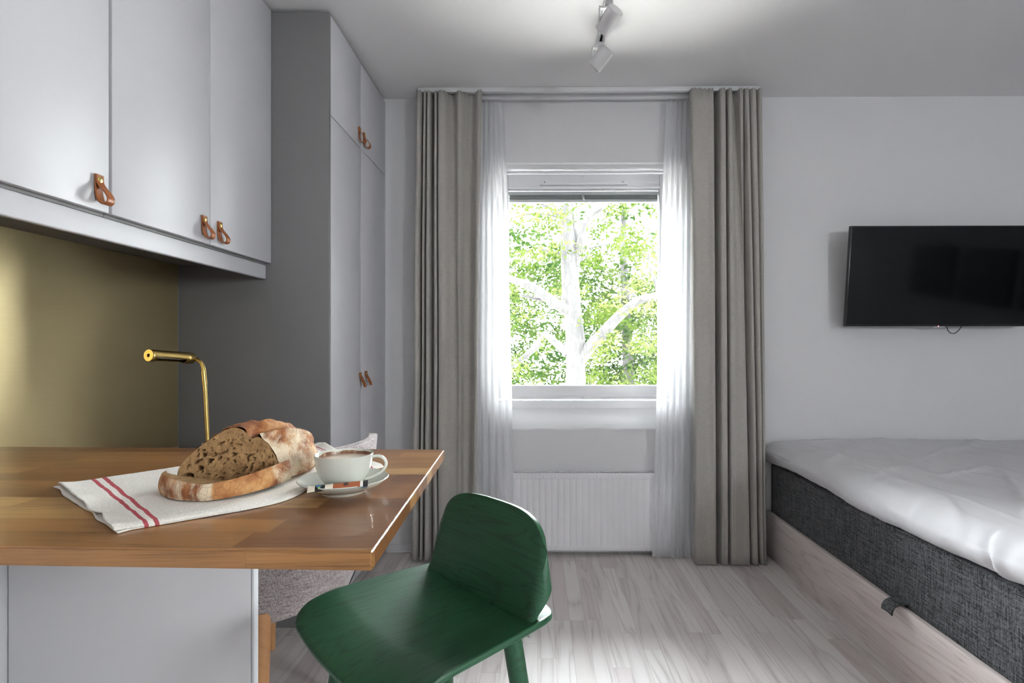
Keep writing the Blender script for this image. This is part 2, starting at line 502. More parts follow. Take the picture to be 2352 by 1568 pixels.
for x_ in (0.04, 0.49):
    lathe('screw', [(0, 0), (0.005, 0), (0.005, 0.002), (0, 0.003)], M_steel, vent, 14, Matrix.Translation((x_, 3.108, 2.079)) @ Matrix.Rotation(radians(90), 4, 'X'))
# venetian blind drawn up between the panes
bl = box('blind_headrail', sx0 + 0.065, sx1 - 0.065, 3.152, 3.172, 2.018, 2.038, M_trim, win, 0.001)
bm = bmesh.new()
for k in range(7):
    add_box(bm, sx0 + 0.067, sx1 - 0.067, 3.154, 3.170, 1.992 + k * 0.0038, 1.9945 + k * 0.0038)
from_bm('blind_slats', bm, M_blind, win)
box('blind_bottom_rail', sx0 + 0.067, sx1 - 0.067, 3.152, 3.172, 1.974, 1.991, M_wframe, win, 0.002)
box('blind_clip', 0.258, 0.272, 3.147, 3.153, 1.985, 2.022, M_steel, win, 0.001)
box('pane', sx0 + 0.06, sx1 - 0.06, 3.1435, 3.1455, 0.90, 2.05, M_glass, win)
# white painted boards lining the reveal
bm = bmesh.new()
add_box(bm, WX0 + 0.001, WX1 - 0.001, YF - 0.001, 3.104, WZ1 - 0.010, WZ1 - 0.0005, 0.001)
add_box(bm, WX0 + 0.0005, WX0 + 0.010, YF - 0.001, 3.104, 0.70, WZ1 - 0.0105, 0.001)
add_box(bm, WX1 - 0.010, WX1 - 0.0005, YF - 0.001, 3.104, 0.70, WZ1 - 0.0105, 0.001)
M_gloss = plain('white_gloss_paint', (242, 242, 243), 0.22)
struct(from_bm('trim_2', bm, M_gloss, auto=40), 'white lining boards of the window opening')
# sloping plastered sill
bm = bmesh.new()
n_ = 24
rows = []
for i in range(n_ + 1):
    x = WX0 + (WX1 - WX0) * i / n_
    wv = 0.0022 * sin(i * 1.1) + 0.0018 * sin(i * 0.43 + 1)
    rows.append([bm.verts.new((x, YF - 0.004, 0.676 + wv)), bm.verts.new((x, YF - 0.006, 0.684 + wv)), bm.verts.new((x, YF + 0.01, 0.700)), bm.verts.new((x, 3.100, 0.782)), bm.verts.new((x, 3.12, 0.782)), bm.verts.new((x, 3.12, 0.676))])
for a, b2 in zip(rows, rows[1:]):
    for k in range(6):
        bm.faces.new((a[k], b2[k], b2[(k + 1) % 6], a[(k + 1) % 6]))
bm.faces.new(rows[0]); bm.faces.new(rows[-1][::-1])
struct(from_bm('trim_1', bm, M_wframe, auto=40), 'sloping white window sill')

# ------------------------------------------------------------------ leather pulls (parts of doors)
def pull(door, x, y, z, prof, yaw=0.0, w=0.023, flip=1):
    """strap whose top is riveted to the door at (x, y, z); prof in (out, down)"""
    path = [Vector((p[0], 0, p[1])) for p in catmull([(a, 0, c) for a, c in prof], 6) for p in [(p.x, p.z)]]
    bm = bmesh.new()
    wn = 3
    rows = []
    for i, p in enumerate(path):
        d = -p.z / 0.07
        rows.append([bm.verts.new(Vector((p.x, (k / wn - 0.5) * w + yaw * max(0, d) * 0.012, p.z))) for k in range(wn + 1)])
    for a, b2 in zip(rows, rows[1:]):
        for k in range(wn): bm.faces.new((a[k], a[k + 1], b2[k + 1], b2[k]))
    for v_ in bm.verts: v_.co += Vector((x, y, z))
    o = from_bm('leather_pull', bm, M_leather, door, smooth=True)
    solid(o, 0.0028, 0.0, 0.0006)
    o['label'] = 'tan leather strap pull'
    lathe('rivet', [(0, 0.0), (0.0075, 0.0), (0.0078, 0.0012), (0.0065, 0.0022), (0, 0.0026)], M_brassp, door, 24,
          Matrix.Translation((x + prof[-1][0] + 0.0015, y, z + prof[-1][1] - 0.012)) @ Matrix.Rotation(radians(90), 4, 'Y'))
LOOP = [(0.0022, 0.0), (0.0025, -0.02), (0.004, -0.045), (0.010, -0.064), (0.021, -0.073), (0.031, -0.069), (0.033, -0.058), (0.026, -0.045), (0.014, -0.031), (0.0072, -0.02), (0.0058, -0.008), (0.0056, 0.0)]
FLAT = [(0.0022, 0.0), (0.0028, -0.014), (0.008, -0.028), (0.016, -0.046), (0.022, -0.062), (0.0255, -0.068), (0.028, -0.064), (0.024, -0.050), (0.017, -0.034), (0.0105, -0.022), (0.0062, -0.012), (0.0058, 0.0)]

# ------------------------------------------------------------------ wall cabinets
XC = -1.074       # door front plane
XD = XC - 0.018
ZB, ZT = 1.4705, 2.488
def cabinet(y0, y1, doors, label):
    c = thing('wall_cabinet', label, 'cabinet', (XL + 0.19, (y0 + y1) / 2, ZB), group='upper wall cabinets')
    bm = bmesh.new()
    add_box(bm, XL + 0.001, XD - 0.002, y0, y1, 1.463, ZT, 0.0008)
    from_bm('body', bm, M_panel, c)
    for dy0, dy1, hy in doors:
        d = box('door', XD, XC, dy0, dy1, ZB + 0.0, ZT, M_door, c, 0.0015)
        if hy: pull(d, XC, hy, 1.556, LOOP)
    return c
cabinet(0.935, 1.348, [(0.9395, 1.3415, 1.306)], 'leftmost light grey wall cabinet with one door and a leather pull')
cabinet(1.350, 2.166, [(1.3515, 1.7585, 1.722), (1.7615, 2.1645, 1.806)], 'light grey two-door wall cabinet beside the wardrobe')
# light rail under the cabinets
bm = bmesh.new()
add_box(bm, -1.108, -1.092, 0.935, 2.160, 1.4055, 1.4625, 0.0045, 4)
tag(from_bm('cabinet_light_rail', bm, M_door, auto=40), 'narrow light grey strip running under the wall cabinets', 'trim strip')
# brass splashback
tag(box('brass_panel', XL + 0.0005, XL + 0.0035, 0.55, 2.164, 0.719, 1.4625, M_brushed), 'brushed brass sheet on the wall under the cabinets', 'splashback')

# ------------------------------------------------------------------ wardrobe
XW = -0.841
wd = thing('wardrobe', 'tall light grey built-in wardrobe with four leather pulled doors', 'wardrobe', ((XL + XW) / 2, 2.57, 0))
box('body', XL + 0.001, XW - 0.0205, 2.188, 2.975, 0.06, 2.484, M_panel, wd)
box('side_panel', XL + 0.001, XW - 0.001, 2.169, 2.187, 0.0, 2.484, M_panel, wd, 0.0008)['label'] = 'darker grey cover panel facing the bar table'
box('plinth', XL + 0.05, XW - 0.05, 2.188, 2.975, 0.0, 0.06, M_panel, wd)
box('filler_strip', XW - 0.019, XW - 0.001, 2.958, 2.976, 0.06, 2.484, M_door, wd, 0.0008)
ys = [(2.1895, 2.5582), (2.5622, 2.955)]
for i, (a, c_) in enumerate(ys):
    hy = (2.530, 2.597)[i]
    d = box('door', XW - 0.019, XW, a, c_, 2.0772, 2.482, M_door, wd, 0.0012)
    pull(d, XW, hy, 2.165, LOOP, w=0.022)
    d = box('door', XW - 0.019, XW, a, c_, 0.062, 2.0732, M_door, wd, 0.0012)
    pull(d, XW, (2.541, 2.622)[i], 1.012 + 0.003 * i, FLAT, w=0.020, yaw=(0.2, 1.0)[i])

# ------------------------------------------------------------------ desk, lamp
dk = thing('desk', 'oak desk top mounted on the wall below the brass sheet', 'desk', (-1.2, 1.8, 0.695))
box('desk_top', XL + 0.001, -1.00, 1.36, 2.166, 0.695, 0.718, M_oak, dk, 0.002)
for y_ in (1.42, 2.10):
    box('bracket', XL + 0.001, -1.05, y_ - 0.012, y_ + 0.012, 0.61, 0.695, M_white, dk, 0.001)

lp = thing('desk_lamp', 'brass reading lamp with a tubular head standing on the desk', 'lamp', (-1.081, 1.765, 0.718))
lathe('base', [(0, 0), (0.062, 0), (0.064, 0.004), (0.06, 0.012), (0.02, 0.018), (0.011, 0.03), (0, 0.03)], M_brass, lp, 48, Matrix.Translation((-1.081, 1.765, 0.7185)))
A = Vector((-1.1760, 1.62, 1.1100)); B = Vector((-1.1415, 1.768, 1.0975))
ax = (B - A).normalized()
tube('arm', catmull([(-1.078, 1.765, 0.735), (-1.0865, 1.765, 0.85), (-1.092, 1.766, 0.95), (-1.097, 1.766, 1.030), (-1.1005, 1.767, 1.062), (-1.110, 1.768, 1.084), (-1.126, 1.769, 1.0935), (-1.139, 1.769, 1.0965)], 6), 0.0062, M_brass, lp, 16)
tube('sleeve', catmull([(-1.0955, 1.766, 1.010), (-1.098, 1.766, 1.036), (-1.1005, 1.767, 1.056)], 4), 0.0074, M_brass, lp, 16)
R_ = ax.to_track_quat('Z', 'Y').to_matrix().to_4x4()
L_ = (B - A).length
def half_tube():
    bm = bmesh.new()
    r = 0.0185; seg = 40
    Mx = Matrix.Translation(A) @ R_
    inv = R_.to_3x3().inverted()
    down = (inv @ Vector((0.35, -0.1, -1))).to_2d().normalized()
    zs = [0, 0.012, 0.016, L_ * 0.5, L_ - 0.032, L_ - 0.028, L_]
    rings = [[bm.verts.new(Mx @ Vector((r * cos(2 * pi * k / seg), r * sin(2 * pi * k / seg), z))) for k in range(seg)] for z in zs]
    for j in range(len(zs) - 1):
        for k in range(seg):
            a = 2 * pi * (k + 0.5) / seg
            dd = cos(a) * down.x + sin(a) * down.y
            if 2 <= j <= 3 and dd > 0.62: continue
            bm.faces.new((rings[j][k], rings[j][(k + 1) % seg], rings[j + 1][(k + 1) % seg], rings[j + 1][k]))
    bm.faces.new(rings[-1])
    return bm
hd = from_bm('lamp_head', half_tube(), M_brass, lp, auto=40)
solid(hd, 0.001, -1)
add = Matrix.Translation(A) @ R_
lathe('end_cap', [(0.0055, 0.004), (0.0055, -0.001), (0.0178, -0.001), (0.0182, 0.0015), (0.0182, 0.006), (0.0055, 0.006)], M_brass, lp, 40, add)
lathe('cap_hole', [(0, 0.003), (0.0055, 0.003)], M_black, lp, 20, add)
lathe('bulb', [(0, 0.02), (0.006, 0.02), (0.007, 0.026), (0.007, L_ - 0.04), (0.006, L_ - 0.034), (0, L_ - 0.034)], M_white, lp, 20, add)

# ------------------------------------------------------------------ bar table
bt = thing('bar_table', 'high bar table with an oiled oak stave top and white panels below', 'table', (-0.8, 0.95, 0.0))
ZTOP, TH = 0.900, 0.0232
def quad_slab(pts, z0, z1):
    bm = bmesh.new()
    lo = [bm.verts.new((x, y, z0)) for x, y in pts]; hi = [bm.verts.new((x, y, z1)) for x, y in pts]
    bm.faces.new(hi); bm.faces.new(lo[::-1])
    n = len(pts)
    for i in range(n): bm.faces.new((lo[i], lo[(i + 1) % n], hi[(i + 1) % n], hi[i]))
    return bm
bm = quad_slab([(-0.1925, 0.627), (-0.2145, 1.2432), (-1.448, 1.2735), (-1.448, 0.6575)], ZTOP - TH, ZTOP)
es = [e for e in bm.edges if abs(e.verts[0].co.z - e.verts[1].co.z) < 1e-6 or True]
bmesh.ops.bevel(bm, geom=es, offset=0.0022, segments=3, affect='EDGES')
from_bm('table_top', bm, M_oak, bt, auto=40)
box('back_panel', -1.090, -0.588, 1.100, 1.118, 0.0, ZTOP - TH, M_barwhite, bt, 0.001)
box('end_panel', -0.5865, -0.5815, 1.100, 1.118, 0.0, ZTOP - TH, M_barwhite, bt, 0.0008)
box('side_panel', -1.110, -1.0935, 0.70, 1.118, 0.0, ZTOP - TH, M_barwhite, bt, 0.001)

# ------------------------------------------------------------------ kitchen towel
M_towel, nt, b = new_mat('linen_towel')
tc = N(nt, 'ShaderNodeTexCoord')
sp = N(nt, 'ShaderNodeSeparateXYZ', {0: tc.outputs['UV']})
u_ = sp.outputs[0]
wv = noise_t(nt, coords(nt, (600, 600, 600)), 1.0, 2)
uu = MA(nt, 'ADD', u_, MA(nt, 'MULTIPLY', MA(nt, 'SUBTRACT', noise_t(nt, coords(nt, (60, 60, 60)), 1, 1), 0.5), 0.004))
def band(c, w): return MA(nt, 'LESS_THAN', MA(nt, 'ABSOLUTE', MA(nt, 'SUBTRACT', uu, c)), w)
st = MA(nt, 'MAXIMUM', MA(nt, 'MAXIMUM', band(0.100, 0.0055), band(0.126, 0.0055)), MA(nt, 'MAXIMUM', band(0.925, 0.003), band(0.94, 0.003)))
weave = ramp(nt, wv, [(0.35, lin((214, 209, 200))), (0.65, lin((240, 237, 230)))])
nt.links.new(mixc(nt, MA(nt, 'MULTIPLY', st, 0.92), weave, lin((178, 58, 72))), b.inputs['Base Color'])
b.inputs['Roughness'].default_value = 0.95
b.inputs['Specular IOR Level'].default_value = 0.1
bump(nt, b, wv, 0.35, 0.0012)

def towel_xy(u, v):
    # u along the length (left end -> far right end), v from the back edge to the front edge
    back = catmull([(-0.812, 0.905, 0), (-0.690, 1.050, 0), (-0.600, 1.150, 0), (-0.525, 1.272, 0)], 10)
    front = catmull([(-0.541, 0.684, 0), (-0.462, 0.748, 0), (-0.392, 0.818, 0), (-0.372, 0.92, 0), (-0.302, 1.056, 0)], 10)
    def ev(c, t):
        i = min(int(t * (len(c) - 1)), len(c) - 2); f = t * (len(c) - 1) - i
        return c[i].lerp(c[i + 1], f)
    return ev(back, u).lerp(ev(front, u), v)
bm = bmesh.new()
NU, NV = 110, 60
uvl = bm.loops.layers.uv.new('UVMap')
def towel_z(u, v, p, layer):
    z = ZTOP + 0.0026 + (0.0046 if layer else 0)
    z += 0.0010 * noise.noise(Vector((p.x * 22, p.y * 22, 3.1 * layer)))
    fold = abs(noise.noise(Vector((v * 5 + 3, u * 1.2, 1.0))))
    z += 0.0025 * max(0, 0.25 - fold) * 4 * max(0, 0.5 - u) * layer
    if layer:
        e = max(0, (u - 0.93) / 0.07)                      # lifted far end
        z += 0.010 * e * max(0, 1 - abs(v - 0.16) / 0.22)
        z += 0.004 * max(0, (0.05 - u) / 0.05) * (0.5 + 0.5 * sin(v * 17))
        z -= 0.0045 * max(0, (v - 0.97) / 0.03) + 0.0045 * max(0, (0.03 - v) / 0.03)
    return z
for layer in (0, 1):
    g = []
    for i in range(NU + 1):
        row = []
        for j in range(NV + 1):
            u, v_ = i / NU, j / NV
            p = towel_xy(u, v_)
            rag = (1 - min(1, u / 0.06))
            p = p + Vector((0.005 * rag * noise.noise(Vector((v_ * 6, 2 * layer, 0))), 0.004 * rag * noise.noise(Vector((v_ * 7, 5 + layer, 0))), 0))
            if not layer: p = p + Vector((-0.004 * rag + 0.012 * rag * v_, -0.004 * rag, 0))
            row.append(bm.verts.new((p.x, p.y, towel_z(u, v_, p, layer))))
        g.append(row)
    for i in range(NU):
        for j in range(NV):
            f = bm.faces.new((g[i][j], g[i][j + 1], g[i + 1][j + 1], g[i + 1][j]))
            for lp_, (a, c_) in zip(f.loops, ((i, j), (i, j + 1), (i + 1, j + 1), (i + 1, j))):
                lp_[uvl].uv = (a / NU, c_ / NV)
me = bpy.data.meshes.new('kitchen_towel'); bm.to_mesh(me); bm.free()
me.polygons.foreach_set('use_smooth', [True] * len(me.polygons)); me.materials.append(M_towel)
tw = bpy.data.objects.new('kitchen_towel', me); C.objects.link(tw)
solid(tw, 0.0014, -1)
tag(tw, 'folded white linen towel with two red stripes under the bread', 'towel')

# ------------------------------------------------------------------ bread
def crust_mat(name, flour=0.5):
    m, nt, b = new_mat(name)
    v = coords(nt)
    n1 = noise_t(nt, v, 26, 5, 0.65)
    base = ramp(nt, n1, [(0.30, lin((92, 48, 24))), (0.45, lin((150, 90, 48))), (0.6, lin((188, 134, 82))), (0.75, lin((214, 172, 118)))])
    geo = N(nt, 'ShaderNodeNewGeometry')
    sx = N(nt, 'ShaderNodeSeparateXYZ', {0: N(nt, 'ShaderNodeTexCoord').outputs['Object']})
    # flour dusting on the flank, streaky
    n2 = noise_t(nt, coords(nt, (60, 18, 18)), 1.0, 4, 0.7)
    n3 = noise_t(nt, v, 14, 2)
    fm = ramp(nt, MA(nt, 'ADD', MA(nt, 'MULTIPLY', n2, 0.5), MA(nt, 'MULTIPLY', n3, 0.5)), [(flour, (0, 0, 0)), (flour + 0.10, (1, 1, 1))])
    at = N(nt, 'ShaderNodeAttribute', attribute_name='flour').outputs['Fac']
    fm2 = MA(nt, 'MULTIPLY', MA(nt, 'MULTIPLY', fm, at), 0.85)
    col = mixc(nt, fm2, base, lin((224, 209, 182)))
    nt.links.new(col, b.inputs['Base Color'])
    b.inputs['Roughness'].default_value = 0.75
    vo = N(nt, 'ShaderNodeTexVoronoi', {'Vector': v, 'Scale': 90.0}, feature='DISTANCE_TO_EDGE').outputs[0]
    cr = ramp(nt, vo, [(0.0, (0, 0, 0)), (0.08, (1, 1, 1))])
    bump(nt, b, MA(nt, 'ADD', n1, MA(nt, 'MULTIPLY', cr, 0.25)), 0.6, 0.004)
    return m
M_crust = crust_mat('bread_crust', 0.45)
M_crumb, nt, b = new_mat('bread_crumb')
v = coords(nt)
n1 = noise_t(nt, v, 70, 5, 0.7)
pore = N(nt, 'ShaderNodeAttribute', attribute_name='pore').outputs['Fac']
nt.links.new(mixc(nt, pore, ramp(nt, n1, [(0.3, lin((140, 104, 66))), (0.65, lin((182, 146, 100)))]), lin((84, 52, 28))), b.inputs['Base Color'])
b.inputs['Roughness'].default_value = 0.9
vo = N(nt, 'ShaderNodeTexVoronoi', {'Vector': v, 'Scale': 260.0}).outputs[0]
bump(nt, b, MA(nt, 'ADD', MA(nt, 'MULTIPLY', vo, 0.9), MA(nt, 'MULTIPLY', n1, 0.8)), 0.4, 0.002)

ZC = ZTOP + 0.0088
# outline of the cut face: (across, up), metres, left -> top -> right
PROF = [(-0.090, 0.000), (-0.094, 0.012), (-0.088, 0.030), (-0.066, 0.052), (-0.040, 0.072), (-0.010, 0.090), (0.010, 0.093), (0.024, 0.086), (0.034, 0.076), (0.046, 0.078), (0.062, 0.066), (0.076, 0.042), (0.082, 0.020), (0.076, 0.003)]
prof = catmull([(a, c, 0) for a, c in PROF], 6)
random.seed(4)
def bread_loaf():
    t = thing('bread_loaf', 'cut rustic bread loaf with an open crumb resting on the towel', 'bread', (-0.50, 0.98, ZC))
    base = Vector((-0.515, 0.905, ZC))
    X_ = Vector((0.995, -0.02, 0)).normalized(); D_ = Vector((0.34, 0.94, 0)).normalized()
    L = 0.155; ns = 40
    cr_v, flo = [], []
    n = len(prof)
    for s in range(ns + 1):
        q = s / ns
        sc = sqrt(max(0.0, 1 - (max(0, q - 0.15) / 0.86) ** 2.4))
        hz = 0.35 + 0.65 * sc if sc > 0.2 else sc * 2.4
        hump = 1 + 0.06 * sin(q * 3.2)
        for i, p in enumerate(prof):
            x = p.x * sc; z = p.y * hump * min(1.0, hz) * (1.0 if q < 0.95 else (1 - q) / 0.05)
            P = base + X_ * x + D_ * (q * L) + Vector((0, 0, z))
            nz = noise.noise(P * 38) * 0.0022 + noise.noise(P * 90) * 0.0010
            ctr = base + D_ * (q * L) + Vector((0, 0, 0.03))
            d = (P - ctr).normalized()
            ridge = 0.0035 * max(0, sin((p.x + q * 0.06) * 160 + 6 * noise.noise(P * 20))) if (-0.05 < p.x < 0.03 and z > 0.04) else 0
            # split ("ear") between the two crust flaps
            ear = 0.006 * exp(-((p.x - 0.041 - 0.02 * q) / 0.006) ** 2) if z > 0.03 else 0
            crack = -0.006 * exp(-((p.x - 0.028 - 0.02 * q) / 0.005) ** 2) if z > 0.03 else 0
            P = P + d * (nz + ridge + ear + crack)
            P.z = max(P.z, ZC)
            cr_v.append(P)
            fl = 1.0 if (p.x > 0.042 + 0.02 * q) or (p.x < -0.052 and q < 0.5) else 0.12
            flo.append(fl)
    fs = []
    for s in range(ns):
        for i in range(n - 1):
            a = s * n + i
            fs.append((a, a + 1, a + n + 1, a + n))
        fs.append((s * n + n - 1, s * n, s * n + n, s * n + 2 * n - 1))
    fs.append(tuple(range(ns * n, ns * n + n)))
    o = mk('crust', cr_v, fs, M_crust, t, smooth=True)
    at = o.data.attributes.new('flour', 'FLOAT', 'POINT')
    at.data.foreach_set('value', flo)
    # crumb: dense grid filling the outline, with holes pressed in
    holes = []
    for k in range(230):
        hx = random.uniform(-0.082, 0.074); hz_ = random.uniform(0.006, 0.08)
        r = random.choice([0.0007, 0.0009, 0.0012, 0.0016, 0.0022])
        ang = 0.6 * (1 if hx < 0 else 0.4) + random.uniform(-0.4, 0.4)
        if hx > 0.04: ang = 1.2
        holes.append((hx, hz_, r * random.uniform(1.2, 2.2), r * 0.8, ang))
    holes += [(-0.062, 0.034, 0.0075, 0.003, 0.5), (-0.050, 0.046, 0.0055, 0.0035, 0.3), (-0.040, 0.036, 0.006, 0.0045, 0.4), (-0.030, 0.047, 0.004, 0.003, 0.3), (-0.022, 0.041, 0.006, 0.0022, 0.5), (0.002, 0.048, 0.0055, 0.0032, 0.0), (0.004, 0.036, 0.004, 0.0025, -0.4), (0.026, 0.041, 0.0028, 0.008, 0.1), (0.020, 0.022, 0.0025, 0.006, -0.5), (0.032, 0.024, 0.003, 0.0065, -0.4), (-0.076, 0.010, 0.011, 0.006, 0.2), (-0.055, 0.024, 0.007, 0.0045, 0.1), (0.052, 0.03, 0.003, 0.006, -0.2), (0.064, 0.02, 0.004, 0.007, -0.3), (-0.02, 0.066, 0.009, 0.002, 0.35), (0.01, 0.064, 0.008, 0.0018, 0.0)]
    gx, gz = 230, 110
    def top_at(x):
        best = 0.0
        for p, q in zip(prof, prof[1:]):
            if (p.x - x) * (q.x - x) <= 0 and abs(q.x - p.x) > 1e-7:
                best = max(best, p.y + (q.y - p.y) * (x - p.x) / (q.x - p.x))
        return best
    x0, x1 = -0.0925, 0.0805
    vs, fs, por = [], [], []
    for i in range(gx + 1):
        x = x0 + (x1 - x0) * i / gx
        zt = max(0.004, top_at(x) - 0.0008)
        zb = 0.0004
        if x < -0.088: zb = 0.004
        for j in range(gz + 1):
            z = zb + (zt - zb) * j / gz
            dep = 0.0
            for hx, hz_, a, c_, ang in holes:
                dx = x - hx; dz = z - hz_
                if abs(dx) > 0.02 or abs(dz) > 0.02: continue
                u = (dx * cos(ang) + dz * sin(ang)) / a; w = (-dx * sin(ang) + dz * cos(ang)) / c_
                r2 = u * u + w * w
                if r2 < 1.0: dep = max(dep, sqrt(1 - r2) * min(a, c_) * 3.0)
            e = min(i, gx - i, gz - j, 12) / 12.0
            P = base + X_ * x + Vector((0, 0, z))
            dep = dep * min(1, e * 2)
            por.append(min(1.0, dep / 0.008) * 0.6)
            dep += (0.0005 * noise.noise(P * 160) + 0.0009 * noise.noise(P * 45)) * e
            P = P + D_ * (dep - 0.0006)
            vs.append(P)
    for i in range(gx):
        for j in range(gz):
            a = i * (gz + 1) + j
            fs.append((a, a + gz + 1, a + gz + 2, a + 1))
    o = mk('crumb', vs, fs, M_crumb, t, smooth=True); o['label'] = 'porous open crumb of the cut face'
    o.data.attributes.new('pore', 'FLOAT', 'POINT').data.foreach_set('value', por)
bread_loaf()

def bread_slice():
    t = thing('bread_slice', 'thick slice of bread lying flat in front of the loaf', 'bread', (-0.50, 0.85, ZC))
    # plan outline: chord at the back, crusty arc towards the camera
    out = catmull([(-0.599, 0.862, 0), (-0.597, 0.852, 0), (-0.585, 0.832, 0), (-0.550, 0.806, 0), (-0.505, 0.796, 0), (-0.470, 0.806, 0), (-0.440, 0.840, 0), (-0.424, 0.882, 0), (-0.420, 0.912, 0)], 10)
    th = lambda x: 0.027 + 0.004 * sin(x * 30)
    lift = lambda x, y: max(0, (x + 0.50)) * 0.14
    drop = lambda f: 0.0155 * f
    vs, fs, flo = [], [], []
    nv = 12
    n = len(out)
    ctr = Vector((-0.51, 0.89, 0))
    for i, p in enumerate(out):
        for j in range(nv + 1):
            q = j / nv
            bul = 0.004 * sin(pi * q) - 0.002 * q
            d = (Vector((p.x, p.y, 0)) - ctr).normalized()
            P = Vector((p.x, p.y, ZC + lift(p.x, p.y) * (0.4 + 0.6 * q) + th(p.x) * q)) + d * bul
            P += d * (0.0012 * noise.noise(P * 60))
            vs.append(P)
            s = i / n
            flo.append(1.0 if (s < 0.56 or s > 0.82) else 0.0)
    for i in range(n - 1):
        for j in range(nv):
            a = i * (nv + 1) + j
            fs.append((a, a + nv + 1, a + nv + 2, a + 1))
    o = mk('crust', vs, fs, M_crust, t, smooth=True)
    o.data.attributes.new('flour', 'FLOAT', 'POINT').data.foreach_set('value', flo)
    # crumb body
    bm = bmesh.new()
    top, bot = [], []
    K = 30
    rowsT = []
    for i, p in enumerate(out):
        P1 = vs[i * (nv + 1) + nv]; P0 = vs[i * (nv + 1)]
        rr = []
        for k in range(K + 1):
            f = k / K
            # towards the chord at the back
            s = i / (n - 1)
            tgt = Vector((-0.598 + 0.176 * s, 0.858 + 0.046 * s, 0))
            x = P1.x + (tgt.x - P1.x) * f; y = P1.y + (tgt.y - P1.y) * f
            z = ZC + lift(x, y) + th(x) - 0.0005 - drop(f) * sin(pi * s) ** 0.5
            z += (0.0014 * noise.noise(Vector((x, y, 1)) * 160) + 0.0012 * noise.noise(Vector((x, y, 4)) * 60)) * (1 if 0 < k else 0)
            rr.append(bm.verts.new((x, y, z)))
        rowsT.append(rr)
    for a, c_ in zip(rowsT, rowsT[1:]):
        for k in range(K):
            if (a[k].co - c_[k].co).length + (a[k + 1].co - c_[k + 1].co).length < 1e-6: continue
            bm.faces.new((a[k], c_[k], c_[k + 1], a[k + 1]))
    # back (chord) face down to the towel
    prev = None
    for i in range(n):
        p = rowsT[i][K]; q = bm.verts.new((p.co.x, p.co.y, ZC + 0.4 * lift(p.co.x, p.co.y)))
        if prev: bm.faces.new((prev[0], p, q, prev[1]))
        prev = (p, q)
    from_bm('crumb', bm, M_crumb, t, smooth=True)
bread_slice()

# ------------------------------------------------------------------ cup and saucer
SC = Vector((-0.3195, 0.886, ZTOP))
sa = tag(lathe('saucer', [(0, 0.0045), (0.030, 0.0045), (0.032, 0.0), (0.036, 0.0), (0.038, 0.0038), (0.052, 0.0085), (0.064, 0.0145), (0.0705, 0.0205), (0.0718, 0.0222), (0.0708, 0.0232), (0.0685, 0.0222), (0.060, 0.0165), (0.046, 0.0108), (0.034, 0.0082), (0.030, 0.0078), (0.028, 0.0064), (0, 0.0066)],
               M_ceramic, None, 96, Matrix.Translation(SC), auto=60), 'pale round saucer on the bar table beside the bread', 'saucer')
cp = thing('coffee_cup', 'pale ceramic cup of milky coffee standing on the saucer', 'cup', (SC.x, SC.y + 0.002, ZTOP + 0.0068))
CZ = Matrix.Translation((SC.x, SC.y + 0.002, ZTOP + 0.0068))
lathe('cup_body', [(0, 0.002), (0.020, 0.002), (0.0225, 0.0), (0.025, 0.001), (0.0262, 0.0035), (0.0335, 0.012), (0.0405, 0.024), (0.0445, 0.038), (0.0465, 0.0525), (0.0468, 0.0545), (0.0455, 0.0552), (0.0440, 0.0540), (0.0425, 0.040), (0.038, 0.024), (0.030, 0.012), (0.018, 0.006), (0, 0.005)],
      M_ceramic, cp, 96, CZ, auto=60)
# handle
hp = catmull([(0.0430, 0, 0.0485), (0.0560, 0, 0.0500), (0.0655, 0, 0.0440), (0.0675, 0, 0.0345), (0.0600, 0, 0.0240), (0.0460, 0, 0.0165), (0.0350, 0, 0.0130)], 8)
bm = bmesh.new()
n = len(hp); seg = 14
rings = []
rotH = Matrix.Rotation(radians(6), 4, 'Z')
for i, p in enumerate(hp):
    tg = (hp[min(i + 1, n - 1)] - hp[max(i - 1, 0)]).normalized()
    nr = Vector((0, 1, 0)).cross(tg)
    rings.append([bm.verts.new(CZ @ rotH @ (p + nr * 0.0026 * cos(2 * pi * k / seg) + Vector((0, 1, 0)) * 0.0048 * sin(2 * pi * k / seg))) for k in range(seg)])
for a, c_ in zip(rings, rings[1:]):
    for k in range(seg): bm.faces.new((a[k], a[(k + 1) % seg], c_[(k + 1) % seg], c_[k]))
from_bm('handle', bm, M_ceramic, cp, smooth=True)
# coffee
M_coffee, nt, b = new_mat('milk_coffee')
sx = N(nt, 'ShaderNodeTexCoord')
dist = N(nt, 'ShaderNodeVectorMath', {0: sx.outputs['Object'], 1: (0.004, 0.004, 0.0466)}, operation='DISTANCE').outputs['Value']
dn = MA(nt, 'ADD', dist, MA(nt, 'MULTIPLY', MA(nt, 'SUBTRACT', noise_t(nt, coords(nt), 70, 2), 0.5), 0.012))
nt.links.new(ramp(nt, MA(nt, 'DIVIDE', dn, 0.05), [(0.0, lin((236, 226, 212))), (0.5, lin((228, 214, 198))), (0.68, lin((214, 190, 166))), (0.86, lin((160, 116, 86)))]), b.inputs['Base Color'])
b.inputs['Roughness'].default_value = 0.35
lathe('coffee', [(0, 0.0466), (0.030, 0.0466), (0.0432, 0.0462), (0.0436, 0.0468)], M_coffee, cp, 64, CZ)
